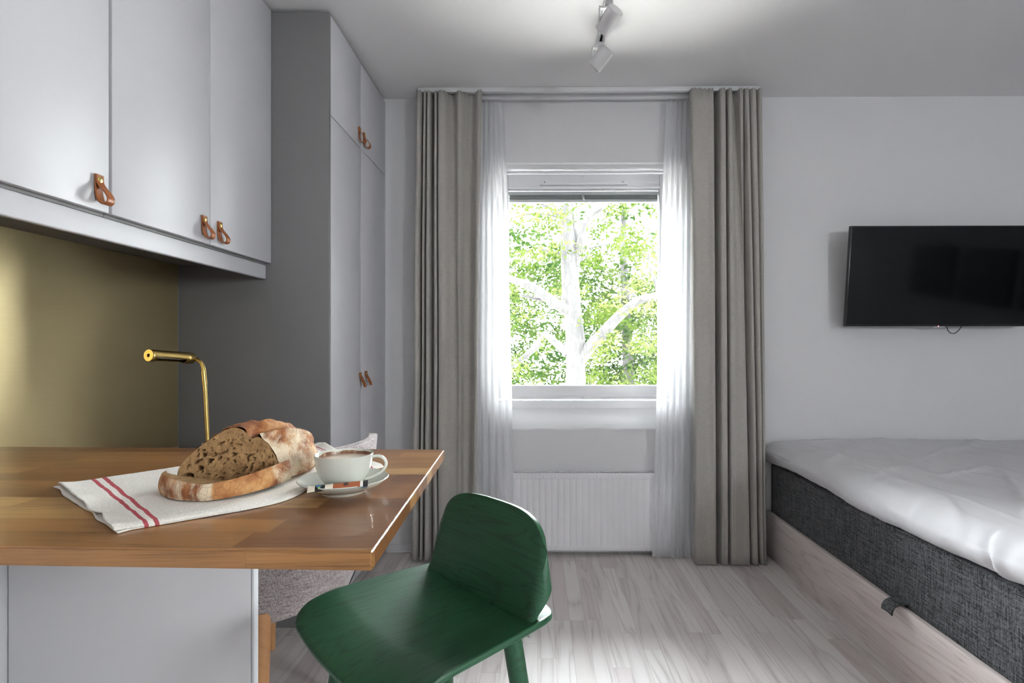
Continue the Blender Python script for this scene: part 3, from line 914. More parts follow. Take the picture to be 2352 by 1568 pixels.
# ring of coffee left on the inner wall above the surface
M_stain, nt, b = new_mat('coffee_stain')
n1 = noise_t(nt, coords(nt, (60, 60, 30)), 1, 3)
nt.links.new(ramp(nt, n1, [(0.3, lin((90, 50, 30))), (0.55, lin((150, 108, 80))), (0.7, lin((206, 190, 170)))]), b.inputs['Base Color'])
b.inputs['Roughness'].default_value = 0.3
bm = bmesh.new()
segs = 60; rr = []
for k in range(segs + 1):
    a = radians(15) + radians(160) * k / segs
    top = 0.0532 - 0.003 * max(0, sin(k * 0.35)) * (k / segs) - 0.001
    rr.append([bm.verts.new(CZ @ Vector(((0.0431) * cos(a), 0.04275 * sin(a), 0.0466))), bm.verts.new(CZ @ Vector((0.0435 * cos(a), 0.0435 * sin(a), top)))])
for a, c_ in zip(rr, rr[1:]): bm.faces.new((a[0], c_[0], c_[1], a[1]))
from_bm('coffee_stain', bm, M_stain, cp, smooth=True)['label'] = 'dried brown coffee ring inside the rim'

# sugar sticks on the saucer
def stick_mat(name, stops):
    m, nt, b = new_mat(name)
    sp = N(nt, 'ShaderNodeSeparateXYZ', {0: N(nt, 'ShaderNodeTexCoord').outputs['Object']})
    f = MA(nt, 'ADD', MA(nt, 'DIVIDE', sp.outputs[0], 0.09), 0.5)
    nt.links.new(ramp(nt, f, stops, 'CONSTANT'), b.inputs['Base Color'])
    b.inputs['Roughness'].default_value = 0.35
    bump(nt, b, noise_t(nt, coords(nt), 200, 2), 0.3, 0.002)
    return m
def stick(label, mat, loc, rotz, tilt, roll, L=0.088, w=0.0145, emb=None):
    bm = bmesh.new()
    nx, ny = 24, 8
    for side in (1, -1):
        g = []
        for i in range(nx + 1):
            fx = i / nx
            flat = min(1, fx / 0.10, (1 - fx) / 0.10)
            row = []
            for j in range(ny + 1):
                fy = j / ny * 2 - 1
                hh = 0.0026 * flat * sqrt(max(0, 1 - fy * fy)) + 0.0003
                row.append(bm.verts.new(((fx - 0.5) * L, fy * w / 2 * (1 - 0.1 * flat), side * hh)))
            g.append(row)
        for i in range(nx):
            for j in range(ny):
                bm.faces.new((g[i][j], g[i + 1][j], g[i + 1][j + 1], g[i][j + 1]))
    o = thing('sugar_stick', label, 'sugar packet', loc, group='sugar sticks on the saucer', local=True)
    o.rotation_euler = (roll, tilt, rotz)
    from_bm('wrapper', bm, mat, o, smooth=True)
    if emb:
        for (x, y, r, m) in emb:
            lathe('printed_mark', [(0, 0.0034), (r, 0.0030)], m, o, 24, Matrix.Translation((x, y, 0)))
    return o
cream = lin((226, 216, 196)); copper = lin((168, 92, 56)); blk = lin((26, 26, 28)); wht = lin((232, 230, 224)); slate = lin((112, 124, 130))
M_st1 = stick_mat('copper_stick_paper', [(0.0, cream), (0.13, blk), (0.29, cream), (0.42, copper), (0.86, wht), (0.91, blk)])
M_st2 = stick_mat('slate_stick_paper', [(0.0, slate), (0.3, lin((150, 158, 160))), (0.9, slate)])
M_pg = plain('print_green', (150, 176, 70), 0.4); M_pb = plain('print_blue', (70, 120, 150), 0.4); M_pk = plain('print_dark', (92, 58, 56), 0.4)
stick('grey paper sugar stick behind the copper one on the saucer', M_st2, (-0.309, 0.8345, ZTOP + 0.0205), radians(6), radians(-2), radians(24))
stick('copper and cream paper sugar stick lying on the saucer front', M_st1, (-0.307, 0.8270, ZTOP + 0.0235), radians(14), radians(-3), radians(28),
      emb=[(-0.028, 0.0015, 0.0036, M_pb), (-0.027, -0.002, 0.0020, M_pg), (0.012, 0.0, 0.0040, M_pk)])

# ------------------------------------------------------------------ green bar stool
stl = thing('bar_stool', 'dark green stained wooden bar stool with a low backrest', 'stool', (-0.216, 1.013, 0), radians(-45.6), local=True)
def seat_bm(nu=44, nv=44):
    bm = bmesh.new(); g = []
    A_, B_, R_c = 0.188, 0.192, 0.046
    for i in range(nu + 1):
        row = []
        for j in range(nv + 1):
            u = i / nu * 2 - 1; v = j / nv * 2 - 1           # v=-1 front
            m_ = max(abs(u), abs(v), 1e-6)
            bx, by = u / m_ * A_, v / m_ * B_
            rc = R_c if by < 0 else 0.075
            qx = max(-(A_ - rc), min(A_ - rc, bx)); qy = max(-(B_ - rc), min(B_ - rc, by))
            d = Vector((bx - qx, by - qy))
            if d.length > rc: d = d.normalized() * rc
            X = (qx + d.x) * m_; Yl = (qy + d.y) * m_
            X *= 1 - 0.07 * Yl / B_
            X *= 1.0 + 0.02 * (1 - (Yl / B_) ** 2)
            Yl -= 0.010 * (1 - (X / A_) ** 2) if Yl < 0 else 0
            x, y = X / A_, Yl / B_
            z = 0.632 + 0.012 * abs(x) ** 2.5 - 0.016 * (1 - min(1, x * x)) * (1 - (y - 0.1) ** 2)
            z -= 0.034 * max(0, -y - 0.5) ** 1.6 * 2.0
            z -= 0.05 * max(0, y - 0.72) * abs(x) ** 1.5
            row.append(bm.verts.new((X, 0.018 + Yl, z)))
        g.append(row)
    for i in range(nu):
        for j in range(nv): bm.faces.new((g[i][j], g[i + 1][j], g[i + 1][j + 1], g[i][j + 1]))
    return bm
so = from_bm('seat', seat_bm(), M_green, stl, smooth=True); solid(so, 0.011, -1, 0.0025)
def back_bm(nu=40, nv=24):
    bm = bmesh.new(); g = []
    for i in range(nu + 1):
        row = []
        for j in range(nv + 1):
            u = i / nu * 2 - 1; v = j / nv                    # v=0 bottom
            # rounded top corners
            rc = 0.42
            vv = v
            w = 0.168 + 0.013 * v
            top = 0.172
            # superelliptic top
            lim = (1 - abs(u) ** 4.2) ** (1 / 3.0)
            z = 0.618 + 0.012 * u * u + v * (0.024 + top * (0.25 + 0.75 * lim) - 0.012 * u * u)
            x = u * w * (1 - 0.06 * v ** 4)
            y = 0.143 - 0.020 * u * u + 0.042 * v
            row.append(bm.verts.new((x, y, z)))
        g.append(row)
    for i in range(nu):
        for j in range(nv): bm.faces.new((g[i][j], g[i + 1][j], g[i + 1][j + 1], g[i][j + 1]))
    return bm
bo = from_bm('backrest', back_bm(), M_green_b, stl, smooth=True); solid(bo, 0.012, 0.0, 0.003)
for sx_, sy_ in ((-1, -1), (1, -1), (-1, 1), (1, 1)):
    tube('leg', [(sx_ * 0.112, 0.012 + sy_ * 0.108, 0.612), (sx_ * 0.135, 0.012 + sy_ * 0.132, 0.40), (sx_ * 0.178, 0.012 + sy_ * 0.176, 0.0)], [0.0185, 0.018, 0.012], M_green, stl, 24)
rails = []
for a, c_ in (((-1, -1), (1, -1)), ((-1, 1), (1, 1)), ((-1, -1), (-1, 1)), ((1, -1), (1, 1))):
    z_ = 0.22; t_ = 0.156
    tube('footrest_bar', [(a[0] * t_, 0.012 + a[1] * t_, z_), (c_[0] * t_, 0.012 + c_[1] * t_, z_)], 0.008, M_green, stl, 14)
lathe('glide_screw', [(0, 0), (0.004, 0), (0.004, 0.008), (0, 0.009)], M_steel, stl, 14, Matrix.Translation((0.165, 0.12, 0.612)))

# ------------------------------------------------------------------ upholstered chair at the desk (faces the desk, -X)
uc = thing('upholstered_chair', 'light tweed upholstered chair with beech legs at the desk', 'chair', (-0.87, 1.765, 0), radians(-30), local=True)
def chair_shell():
    bm = bmesh.new()
    nu, nv = 72, 26
    g = []
    for i in range(nu + 1):
        a = radians(-132 + 264 * i / nu)
        row = []
        k = min(1, max(0, (radians(52) + 0.0 - abs(a)) / radians(22) + 1.0))
        k = k * k * (3 - 2 * k)
        hgt = 0.600 + 0.232 * k - 0.03 * max(0, abs(a) - 1.2)
        for j in range(nv + 1):
            q = j / nv
            z0 = 0.332 + 0.012 * cos(a * 2)
            z = z0 + (hgt - z0) * q
            rr = 0.238 + 0.045 * sin(min(1, q * 2.2) * pi / 2) + 0.02 * q + 0.028 * k * q
            row.append(bm.verts.new((cos(a) * rr * 1.0, sin(a) * rr, z)))
        g.append(row)
    for i in range(nu):
        for j in range(nv): bm.faces.new((g[i][j], g[i + 1][j], g[i + 1][j + 1], g[i][j + 1]))
    return bm
sh = from_bm('backrest_shell', chair_shell(), M_chairfab, uc, smooth=True); solid(sh, 0.030, -1.0, 0.010)
def rbox(name, c, half, r, mat, parent, nn=16, fn=None):
    """soft box: sampled cube surface pushed to a rounded box"""
    bm = bmesh.new()
    bmesh.ops.create_cube(bm, size=2.0)
    bmesh.ops.subdivide_edges(bm, edges=bm.edges[:], cuts=nn, use_grid_fill=True)
    for v_ in bm.verts:
        p = Vector((v_.co.x * half[0], v_.co.y * half[1], v_.co.z * half[2]))
        q = Vector([max(-(half[k] - r), min(half[k] - r, p[k])) for k in range(3)])
        d = p - q
        p = q + (d.normalized() * r if d.length > 1e-9 else d)
        p = p + Vector(c)
        if fn: p = fn(p)
        v_.co = p
    return from_bm(name, bm, mat, parent, smooth=True)
rbox('seat', (-0.02, 0, 0.405), (0.200, 0.185, 0.05), 0.045, M_chairfab, uc, 14)
sm = []
for q_i in range(13):
    q = q_i / 12; a = radians(38)
    rr = 0.238 + 0.045 * sin(min(1, q * 2.2) * pi / 2) + 0.048 * q + 0.001
    sm.append((cos(a) * rr, sin(a) * rr, 0.336 + 0.44 * q))
tube('seam', sm, 0.0018, M_dark, uc, 8)
for wx_, wy_ in ((0.086, -0.232), (0.215, -0.03), (-0.118, 0.228), (-0.235, 0.03)):
    sx_ = wx_ * cos(radians(30)) - wy_ * sin(radians(30)); sy_ = wx_ * sin(radians(30)) + wy_ * cos(radians(30))
    tube('leg', [(sx_ * 0.96, sy_ * 0.96, 0.375), (sx_ * 1.12, sy_ * 1.12, 0.0)], [0.021, 0.014], M_beech, uc, 20)

# ------------------------------------------------------------------ curtains
def curtain(name, label, pts_top, pts_bot, z0, z1, mat, cat, th, group, nz=40, amp=0.0):
    """pts: (x, y) control points of the folds along the rail"""
    a = catmull([(x, y, 0) for x, y in pts_top], 10); c_ = catmull([(x, y, 0) for x, y in pts_bot], 10)
    n = len(a)
    vs, fs = [], []
    for j in range(nz + 1):
        t = j / nz                       # 0 top
        for i in range(n):
            p = a[i].lerp(c_[i], min(1.0, t * 1.0) ** 0.8)
            z = z1 + (z0 - z1) * t
            if j == nz: z += 0.004 * noise.noise(Vector((p.x * 30, p.y * 30, 0)))
            wob = 0.004 * noise.noise(Vector((p.x * 14, z * 1.5, 7))) * min(1, t * 4)
            if j == 0: z += 0.003 * sin(i * 0.9)
            vs.append((p.x + wob, p.y + wob * 1.5 + amp * noise.noise(Vector((p.x * 9, z * 2.2, 3))) * t, z))
    for j in range(nz):
        for i in range(n - 1):
            k = j * n + i
            fs.append((k, k + 1, k + n + 1, k + n))
    o = mk(name, vs, fs, mat, None, smooth=True)
    if th: solid(o, th, 0.0)
    tag(o, label, cat, group)
    return o
u = 0.002282
def conv(lst, x0, yc): return [(x0 + px_ * u, yc + dy) for px_, dy in lst]
# left curtain: tight folds at the wall side, then broad waves (offsets along the rail in 2.28 mm units)
lt = [(2, 0.02), (0, -0.02), (3, -0.045), (9, -0.045), (13, -0.01), (13, 0.02), (17, 0.02), (17, -0.035), (21, -0.04), (22, 0.02), (26, 0.02), (25, -0.035), (31, -0.04), (33, 0.0), (37, 0.03), (42, 0.02), (41, -0.03), (46, -0.035), (47, 0.015), (51, 0.015), (50, -0.035), (56, -0.045), (66, -0.035), (74, 0.005), (84, 0.012), (93, -0.03), (101, -0.038), (110, -0.01), (122, 0.015), (133, 0.0), (141, -0.04), (148, -0.048), (151, -0.03), (150, -0.005)]
lb = [(4, 0.02), (-4, -0.01), (-4, -0.04), (4, -0.05), (8, -0.02), (9, 0.02), (14, 0.02), (13, -0.03), (18, -0.04), (20, 0.02), (26, 0.02), (25, -0.04), (33, -0.045), (37, 0.0), (42, 0.03), (47, 0.02), (44, -0.03), (52, -0.045), (53, 0.012), (56, 0.012), (56, -0.03), (62, -0.045), (74, -0.05), (84, -0.035), (98, -0.035), (108, -0.045), (112, 0.0), (112, 0.015), (122, 0.015), (130, 0.0), (134, -0.035), (138, -0.045), (141, -0.03), (138, 0.0)]
curtain('curtain', 'grey beige floor-length curtain on the left side of the window', conv(lt, -0.636, 2.862), conv(lb, -0.650, 2.862), 0.018, 2.474, M_curtain, 'curtain', 0.0012, 'pair of curtains')
rt = [(2, 0.01), (-1, -0.03), (3, -0.048), (20, -0.045), (36, -0.04), (48, -0.046), (52, -0.02), (54, 0.052), (60, 0.052), (64, 0), (65, -0.04), (71, -0.048), (77, -0.04), (78, 0.052), (83, 0.052), (83, -0.035), (89, -0.046), (93, -0.03), (95, 0.01), (103, 0.015), (108, -0.01), (109, -0.04), (114, -0.048), (118, -0.03), (118, 0.052), (121, 0.052), (121, -0.035), (127, -0.047), (131, -0.03), (131, 0.052), (134, 0.052), (134, -0.03), (141, -0.046), (147, -0.035), (148, 0.02), (150, 0.02), (151, -0.03), (157, -0.045), (162, -0.02), (162, 0.052)]
rb = [(8, 0.01), (6, -0.03), (10, -0.048), (22, -0.045), (36, -0.04), (50, -0.046), (54, -0.02), (56, 0.052), (62, 0.052), (64, 0), (65, -0.04), (71, -0.048), (79, -0.04), (80, 0.052), (86, 0.052), (86, -0.035), (94, -0.046), (104, -0.045), (116, -0.045), (126, -0.045), (130, -0.035), (131, 0), (131, 0.052), (134, 0.052), (136, 0), (136, -0.03), (141, -0.045), (147, -0.04), (149, 0.02), (151, 0.052), (152, 0.052), (153, -0.02), (157, -0.04), (160, -0.035), (160, 0.01), (161, 0.02), (161, -0.02), (164, -0.04), (168, -0.02), (168, 0.02)]
curtain('curtain', 'grey beige floor-length curtain on the right side of the window', conv(rt, 0.796, 2.848), conv(rb, 0.806, 2.848), 0.006, 2.470, M_curtain, 'curtain', 0.0012, 'pair of curtains')
# sheers
def wav(x0, x1, n, yc, amp, ph=0.0, seed=1):
    rnd = random.Random(seed)
    pts = []
    for i in range(n + 1):
        pts.append((x0 + (x1 - x0) * i / n, yc + amp * (1 if i % 2 else -1) * rnd.uniform(0.5, 1.1)))
    return pts
curtain('sheer_curtain', 'white sheer curtain hanging on the left side of the window', wav(-0.36, -0.183, 14, 2.932, 0.010, seed=2), wav(-0.42, -0.122, 14, 2.900, 0.008, seed=3), 0.012, 2.466, M_sheer, 'curtain', 0, 'pair of sheer curtains', amp=0.006)
curtain('sheer_curtain', 'white sheer curtain hanging on the right side of the window', wav(0.697, 0.885, 14, 2.932, 0.010, seed=5), wav(0.612, 0.885, 14, 2.898, 0.009, seed=6), 0.006, 2.466, M_sheer, 'curtain', 0, 'pair of sheer curtains', amp=0.006)
# rails
cr = tag(box('curtain_rail', -0.634, 1.166, 2.845, 2.872, 2.478, 2.502, M_rail, None, 0.002), 'white ceiling rail carrying the grey beige curtains', 'curtain rail')
tag(box('curtain_rail', -0.60, 1.13, 2.922, 2.944, 2.474, 2.502, M_rail, None, 0.002), 'white rear ceiling rail carrying the sheer curtains', 'curtain rail')

# ------------------------------------------------------------------ radiator
rd = thing('radiator', 'white panel radiator mounted below the window', 'radiator', (0.25, 2.9, 0.03))
RX0, RX1, RY, RZ0, RZ1 = -0.207, 0.741, 2.921, 0.028, 0.447
xs = []
pitch = 0.0333
k0 = RX0 + 0.012
pts = [(RX0, 0.006), (RX0 + 0.006, 0.0)]
x = k0
while x < RX1 - 0.015:
    pts += [(x - 0.004, 0.0), (x - 0.0012, 0.0032), (x + 0.0012, 0.0032), (x + 0.004, 0.0)]
    x += pitch
pts += [(RX1 - 0.006, 0.0), (RX1, 0.006)]
vs, fs = [], []
zz = [RZ0 + 0.03, RZ0 + 0.035, RZ1 - 0.035, RZ1 - 0.03]
for z_ in zz:
    for x_, d_ in pts:
        vs.append((x_, RY + (d_ if z_ in zz[1:3] else 0.0), z_))
npt = len(pts)
for j in range(len(zz) - 1):
    for i in range(npt - 1):
        a = j * npt + i
        fs.append((a, a + 1, a + npt + 1, a + npt))
fp = mk('front_panel', vs, fs, M_rad, rd, auto=50)
bm = bmesh.new()
add_box(bm, RX0, RX1, RY, RY + 0.006, RZ0 + 0.002, RZ0 + 0.031, 0.002)
x = RX0 + 0.02
while x < RX1 - 0.01:
    add_box(bm, x - 0.006, x + 0.006, RY - 0.0015, RY, RZ0 + 0.008, RZ0 + 0.027, 0.0006, 1); x += 0.0205
from_bm('bottom_rim', bm, M_rad, rd, auto=40)
bm = bmesh.new()
add_box(bm, RX0, RX1, RY, RY + 0.006, RZ1 - 0.031, RZ1 - 0.004, 0.002)
x = RX0 + 0.02
while x < RX1 - 0.01:
    add_box(bm, x - 0.0065, x + 0.0065, RY - 0.003, RY, RZ1 - 0.028, RZ1 - 0.008, 0.0015, 1); x += 0.0205
from_bm('top_rim', bm, M_rad, rd, auto=40)
bm = bmesh.new()
add_box(bm, RX0 - 0.002, RX1 + 0.002, RY - 0.002, RY + 0.006, RZ1 - 0.004, RZ1 + 0.003, 0.0015)
add_box(bm, RX0 - 0.002, RX1 + 0.002, RY + 0.044, RY + 0.050, RZ1 - 0.004, RZ1 + 0.003, 0.0015)
x = RX0 + 0.006
while x < RX1:
    add_box(bm, x - 0.001, x + 0.001, RY + 0.006, RY + 0.044, RZ1 - 0.004, RZ1 + 0.001); x += 0.0102
from_bm('top_grille', bm, M_rad, rd)
box('rear_panel', RX0, RX1, RY + 0.044, RY + 0.050, RZ0 + 0.002, RZ1 - 0.004, M_rad, rd, 0.002)
for x_ in (RX0 + 0.08, RX1 - 0.08):
    box('bracket', x_ - 0.015, x_ + 0.015, RY + 0.050, 2.9799, 0.12, 0.34, M_trim, rd)
for x_ in (RX0 - 0.001, RX1 - 0.001):
    box('side_cover', x_, x_ + 0.002, RY + 0.003, RY + 0.048, RZ0 + 0.004, RZ1, M_rad, rd)

# ------------------------------------------------------------------ television
TVP = Vector((1.6242 + 0.49, 2.86, 1.50))
tv = thing('television', 'black flat screen television on the wall beside the curtain', 'television', TVP, 0, local=True)
tl_ = Vector((0, -0.0555, 0.5192)).normalized()          # up direction of the screen
ang = atan2(0.0555, 0.5192)
MT = Matrix.Translation((0, -0.017, 0.0)) @ Matrix.Rotation(ang, 4, 'X')
HW, HH = 0.49, 0.261
bm = bmesh.new(); add_box(bm, -HW, HW, 0.0, 0.022, -HH, HH, 0.003, 2, M=MT)
add_box(bm, -HW * 0.6, HW * 0.6, 0.022, 0.045, -HH * 0.7, HH * 0.55, 0.01, 2, M=MT)
from_bm('housing', bm, M_black, tv, auto=40)
bm = bmesh.new(); add_box(bm, -HW + 0.007, HW - 0.007, -0.0015, -0.0002, -HH + 0.011, HH - 0.007, 0.0, M=MT)
from_bm('screen', bm, M_screen, tv)
bm = bmesh.new(); add_box(bm, -0.026, 0.030, -0.002, 0.014, -HH - 0.0065, -HH - 0.0002, 0.002, 2, M=MT)
M_clear = plain('clear_plastic', (190, 190, 192), 0.15)
se = from_bm('sensor', bm, M_clear, tv, auto=40)
M_led, nt, b = new_mat('red_led'); b.inputs['Emission Color'].default_value = (1, 0.15, 0.2, 1); b.inputs['Emission Strength'].default_value = 4
bm = bmesh.new(); add_box(bm, -0.004, 0.000, -0.003, -0.001, -HH + 0.0, -HH + 0.003, M=MT)
from_bm('standby_light', bm, M_led, tv)
cabp = [MT @ Vector((p[0] + 0.332, p[1], p[2])) for p in ((-0.270, 0.030, -HH + 0.03), (-0.268, 0.028, -HH - 0.002), (-0.256, 0.028, -HH - 0.028), (-0.236, 0.028, -HH - 0.040), (-0.214, 0.028, -HH - 0.034), (-0.190, 0.028, -HH - 0.003), (-0.184, 0.030, -HH + 0.03))]
tube('cable', catmull(cabp, 6), 0.0022, M_black, tv, 10)
box('wall_mount', -0.15, 0.15, 0.04, 0.1195, -0.12, 0.12, M_black, tv, 0.003)

# ------------------------------------------------------------------ bed
bd = thing('bed', 'storage bed with a charcoal tweed base and a whitewashed side board', 'bed', (2.25, 2.0, 0))
bm = bmesh.new()
add_box(bm, 1.247, 1.266, 1.06, 2.962, 0.0, 0.242, 0.002)
from_bm('side_board', bm, M_bedwood, bd, auto=40)
box('end_board', 1.266, 3.30, 1.06, 1.079, 0.0, 0.242, M_bedwood, bd, 0.002)
rbox('box_base', (2.287, 2.020, 0.3600), (1.018, 0.938, 0.1405), 0.014, M_bedfab, bd, 24)
# pull tab
bm = bmesh.new()
tabp = catmull([(1.275, 0, 0.262), (1.262, 0, 0.256), (1.252, 0, 0.2535), (1.238, 0, 0.2515), (1.224, 0, 0.243), (1.216, 0, 0.229), (1.214, 0, 0.213)], 6)
rows = []
for i, p in enumerate(tabp):
    rows.append([bm.verts.new((p.x, 1.885 + (k / 4 - 0.5) * 0.058 + 0.006 * i / len(tabp), p.z + 0.002 * sin(k))) for k in range(5)])
for a, c_ in zip(rows, rows[1:]):
    for k in range(4): bm.faces.new((a[k], a[k + 1], c_[k + 1], c_[k]))
o = from_bm('pull_tab', bm, M_bedfab, bd, smooth=True); solid(o, 0.005, 0.0, 0.0015)

def topper_fn(p):
    x, y, z = p
    # soft mattress: wavy lower hem, seams and wrinkles
    if z > 0.58:
        for sx_, amp, wd_ in ((1.385, 0.004, 0.008), (1.62, 0.0035, 0.007), (1.93, 0.0035, 0.007), (2.35, 0.003, 0.007)):
            s = sx_ + 0.012 * sin(y * 3.1 + sx_)
            z += amp * exp(-((x - s) / wd_) ** 2) * (1.0)
        z += 0.010 * noise.noise(Vector((x * 2.2, y * 1.6, 0.3))) + 0.004 * noise.noise(Vector((x * 7 + y * 5, y * 4 - x * 2, 1.7)))
        rg = noise.noise(Vector((x * 4 - y * 3.0, y * 1.5 + x * 0.6, 5.2)))
        z += 0.008 * max(0, 0.14 - abs(rg)) / 0.14
        r2 = noise.noise(Vector((x * 9 + y * 2.0, y * 3.2 - x * 3, 8.4)))
        z += 0.0035 * max(0, 0.18 - abs(r2)) / 0.18
        z -= 0.02 * max(0, (1.36 - x)) / 0.14 * (0.5 + 0.5 * noise.noise(Vector((y * 2, 0, 0))))
    if x < 1.34 and z < 0.64:
        hem = 0.010 * sin(y * 5.2 + 0.6) + 0.012 * noise.noise(Vector((y * 4, 0, 9)))
        z += hem * max(0, min(1, (0.6 - z) / 0.1))
        yc = y - (1.47 + 0.9 * (z - 0.567) * (1 if z > 0.567 else -0.2))
        x += 0.014 * exp(-(yc / 0.012) ** 2) - 0.012 * exp(-((yc + 0.028) / 0.022) ** 2)
        x += 0.006 * noise.noise(Vector((y * 9, z * 14, 2))) + 0.004 * noise.noise(Vector((y * 24, z * 8, 6)))
    if x > 1.262: z = max(z, 0.5022)
    return Vector((x, y, z))
bm = bmesh.new()
# grid shell built directly: cross-section profile swept along y
prof_x = []
for k in range(15):                       # rounded free edge on the left
    a = radians(-80 + 170 * k / 14)
    prof_x.append((1.292 - 0.072 * cos(a), 0.567 + 0.066 * sin(a)))
xx = 1.30
while xx < 3.30:
    xx += 0.0085 if xx < 1.9 else 0.02
    prof_x.append((xx, 0.6335))
prof_x = [(1.30, 0.500), (1.28, 0.501)] + prof_x
ny = 210
rows = []
for j in range(ny + 1):
    y = 1.03 + (2.962 - 1.03) * j / ny
    ed = min(1, (2.962 - y) / 0.05, (y - 1.03) / 0.05)
    row = []
    for (px_, pz_) in prof_x:
        z = pz_ if pz_ < 0.52 else 0.50 + (pz_ - 0.50) * (0.55 + 0.45 * sqrt(max(0, ed * (2 - ed))))
        if y > 2.9: x_ = px_ + (0.012 * (1 - ed) if px_ < 1.35 else 0)
        else: x_ = px_
        row.append(bm.verts.new(topper_fn(Vector((x_, y, z)))))
    rows.append(row)
for a, c_ in zip(rows, rows[1:]):
    for k in range(len(prof_x) - 1): bm.faces.new((a[k], a[k + 1], c_[k + 1], c_[k]))
for r_ in (rows[0], rows[-1]):
    lo = [bm.verts.new((v_.co.x, v_.co.y, 0.503)) for v_ in r_]
    for k in range(2, len(prof_x) - 1): bm.faces.new((r_[k], r_[k + 1], lo[k + 1], lo[k]))
tp = from_bm('mattress_topper', bm, M_sheet, None, smooth=True)
tag(tp, 'thick mattress topper in a creased white sheet on the bed', 'mattress')

# ------------------------------------------------------------------ track light
tk = thing('track_light', 'white ceiling track light with two swivelling spot heads', 'ceiling light', (0.277, 1.7, 2.503))
TX = 0.277
bm = bmesh.new()
add_box(bm, TX - 0.017, TX - 0.006, 1.15, 2.525, 2.472, 2.503, 0.001)
add_box(bm, TX + 0.006, TX + 0.017, 1.15, 2.525, 2.472, 2.503, 0.001)
add_box(bm, TX - 0.006, TX + 0.006, 1.15, 2.525, 2.492, 2.503)
add_box(bm, TX - 0.017, TX + 0.017, 2.525, 2.532, 2.472, 2.503, 0.001)
from_bm('track', bm, M_rail, tk)
box('track_slot', TX - 0.0058, TX + 0.0058, 1.152, 2.524, 2.484, 2.4915, M_black, tk)
def spot(c, n_dir, adY):
    c = Vector(c); n_dir = Vector(n_dir).normalized()
    q = n_dir.to_track_quat('Z', 'Y').to_matrix().to_4x4()
    Mx = Matrix.Translation(c) @ q
    r, L = 0.033, 0.092
    body = lathe('spot_head', [(0, -L / 2), (r - 0.002, -L / 2), (r, -L / 2 + 0.002), (r, L / 2), (r - 0.002, L / 2), (r - 0.0025, L / 2 - 0.012), (0.022, L / 2 - 0.03), (0, L / 2 - 0.03)], M_spot, tk, 48, Mx)
    ad = bmesh.new()
    add_box(ad, TX - 0.014, TX + 0.014, adY - 0.03, adY + 0.03, 2.458, 2.473, 0.002)
    from_bm('adapter', ad, M_spot, body, auto=40)
    # bracket: flat plate from the adapter to the pivot on the side of the head
    side = c + Vector((-0.036, -0.012, 0.005))
    arm = bmesh.new()
    add_box(arm, TX - 0.038, TX - 0.034, adY - 0.014, adY + 0.012, c.z - 0.010, 2.462, 0.001)
    add_box(arm, TX - 0.038, TX - 0.008, adY - 0.014, adY + 0.012, 2.4565, 2.4605, 0.001)
    from_bm('bracket', arm, M_spot, body, auto=40)
    lathe('pivot_screw', [(0, 0), (0.005, 0), (0.005, 0.0015), (0, 0.002)], M_steel, body, 18, Matrix.Translation((TX - 0.038, adY, c.z)) @ Matrix.Rotation(radians(-90), 4, 'Y'))
spot((0.279, 2.115, 2.412), (-0.50, 0.72, -0.48), 2.115)
spot((0.279, 2.400, 2.412), (-0.63, 0.28, -0.72), 2.400)

# ------------------------------------------------------------------ pictures on the right wall (seen only as reflections in the television)
M_pict = plain('dark_print', (26, 34, 44), 0.5, var=0.6, vsc=5)
for k, (y0, y1) in enumerate(((0.86, 1.34), (1.41, 1.90), (1.98, 2.4))):
    pf = thing('framed_picture', ('dark landscape picture nearest the side window', 'dark landscape picture, middle one of three over the bed', 'dark landscape picture nearest the television')[k], 'picture', (XR - 0.01, (y0 + y1) / 2, 1.4), group='pictures on the right wall')
    box('frame', XR - 0.022, XR - 0.0005, y0, y1, 1.19, 1.60, M_black, pf, 0.002)
    box('print', XR - 0.0235, XR - 0.0222, y0 + 0.015, y1 - 0.015, 1.205, 1.585, M_pict, pf)

# ------------------------------------------------------------------ outdoors
GZ = -3.2
M_ground = plain('ground_litter', (220, 217, 212), 0.95, var=0.25, vsc=2.0)
struct(box('ground', -30, 34, -12, 60, GZ - 0.2, GZ, M_ground), 'pale ground below the trees')
M_bark, nt, b = new_mat('pine_bark')
v = coords(nt)
n1 = noise_t(nt, coords(nt, (1, 1, 0.35)), 14, 5, 0.7)
n2 = noise_t(nt, coords(nt, (1, 1, 0.3)), 45, 3, 0.7)
fb = MA(nt, 'ADD', MA(nt, 'MULTIPLY', n1, 0.6), MA(nt, 'MULTIPLY', n2, 0.4))
nt.links.new(ramp(nt, fb, [(0.47, (0.0010, 0.0007, 0.0007)), (0.52, (0.0040, 0.0030, 0.0028)), (0.575, (0.019, 0.0172, 0.0168))]), b.inputs['Base Color'])
b.inputs['Roughness'].default_value = 0.9
bump(nt, b, fb, 0.8, 0.03)

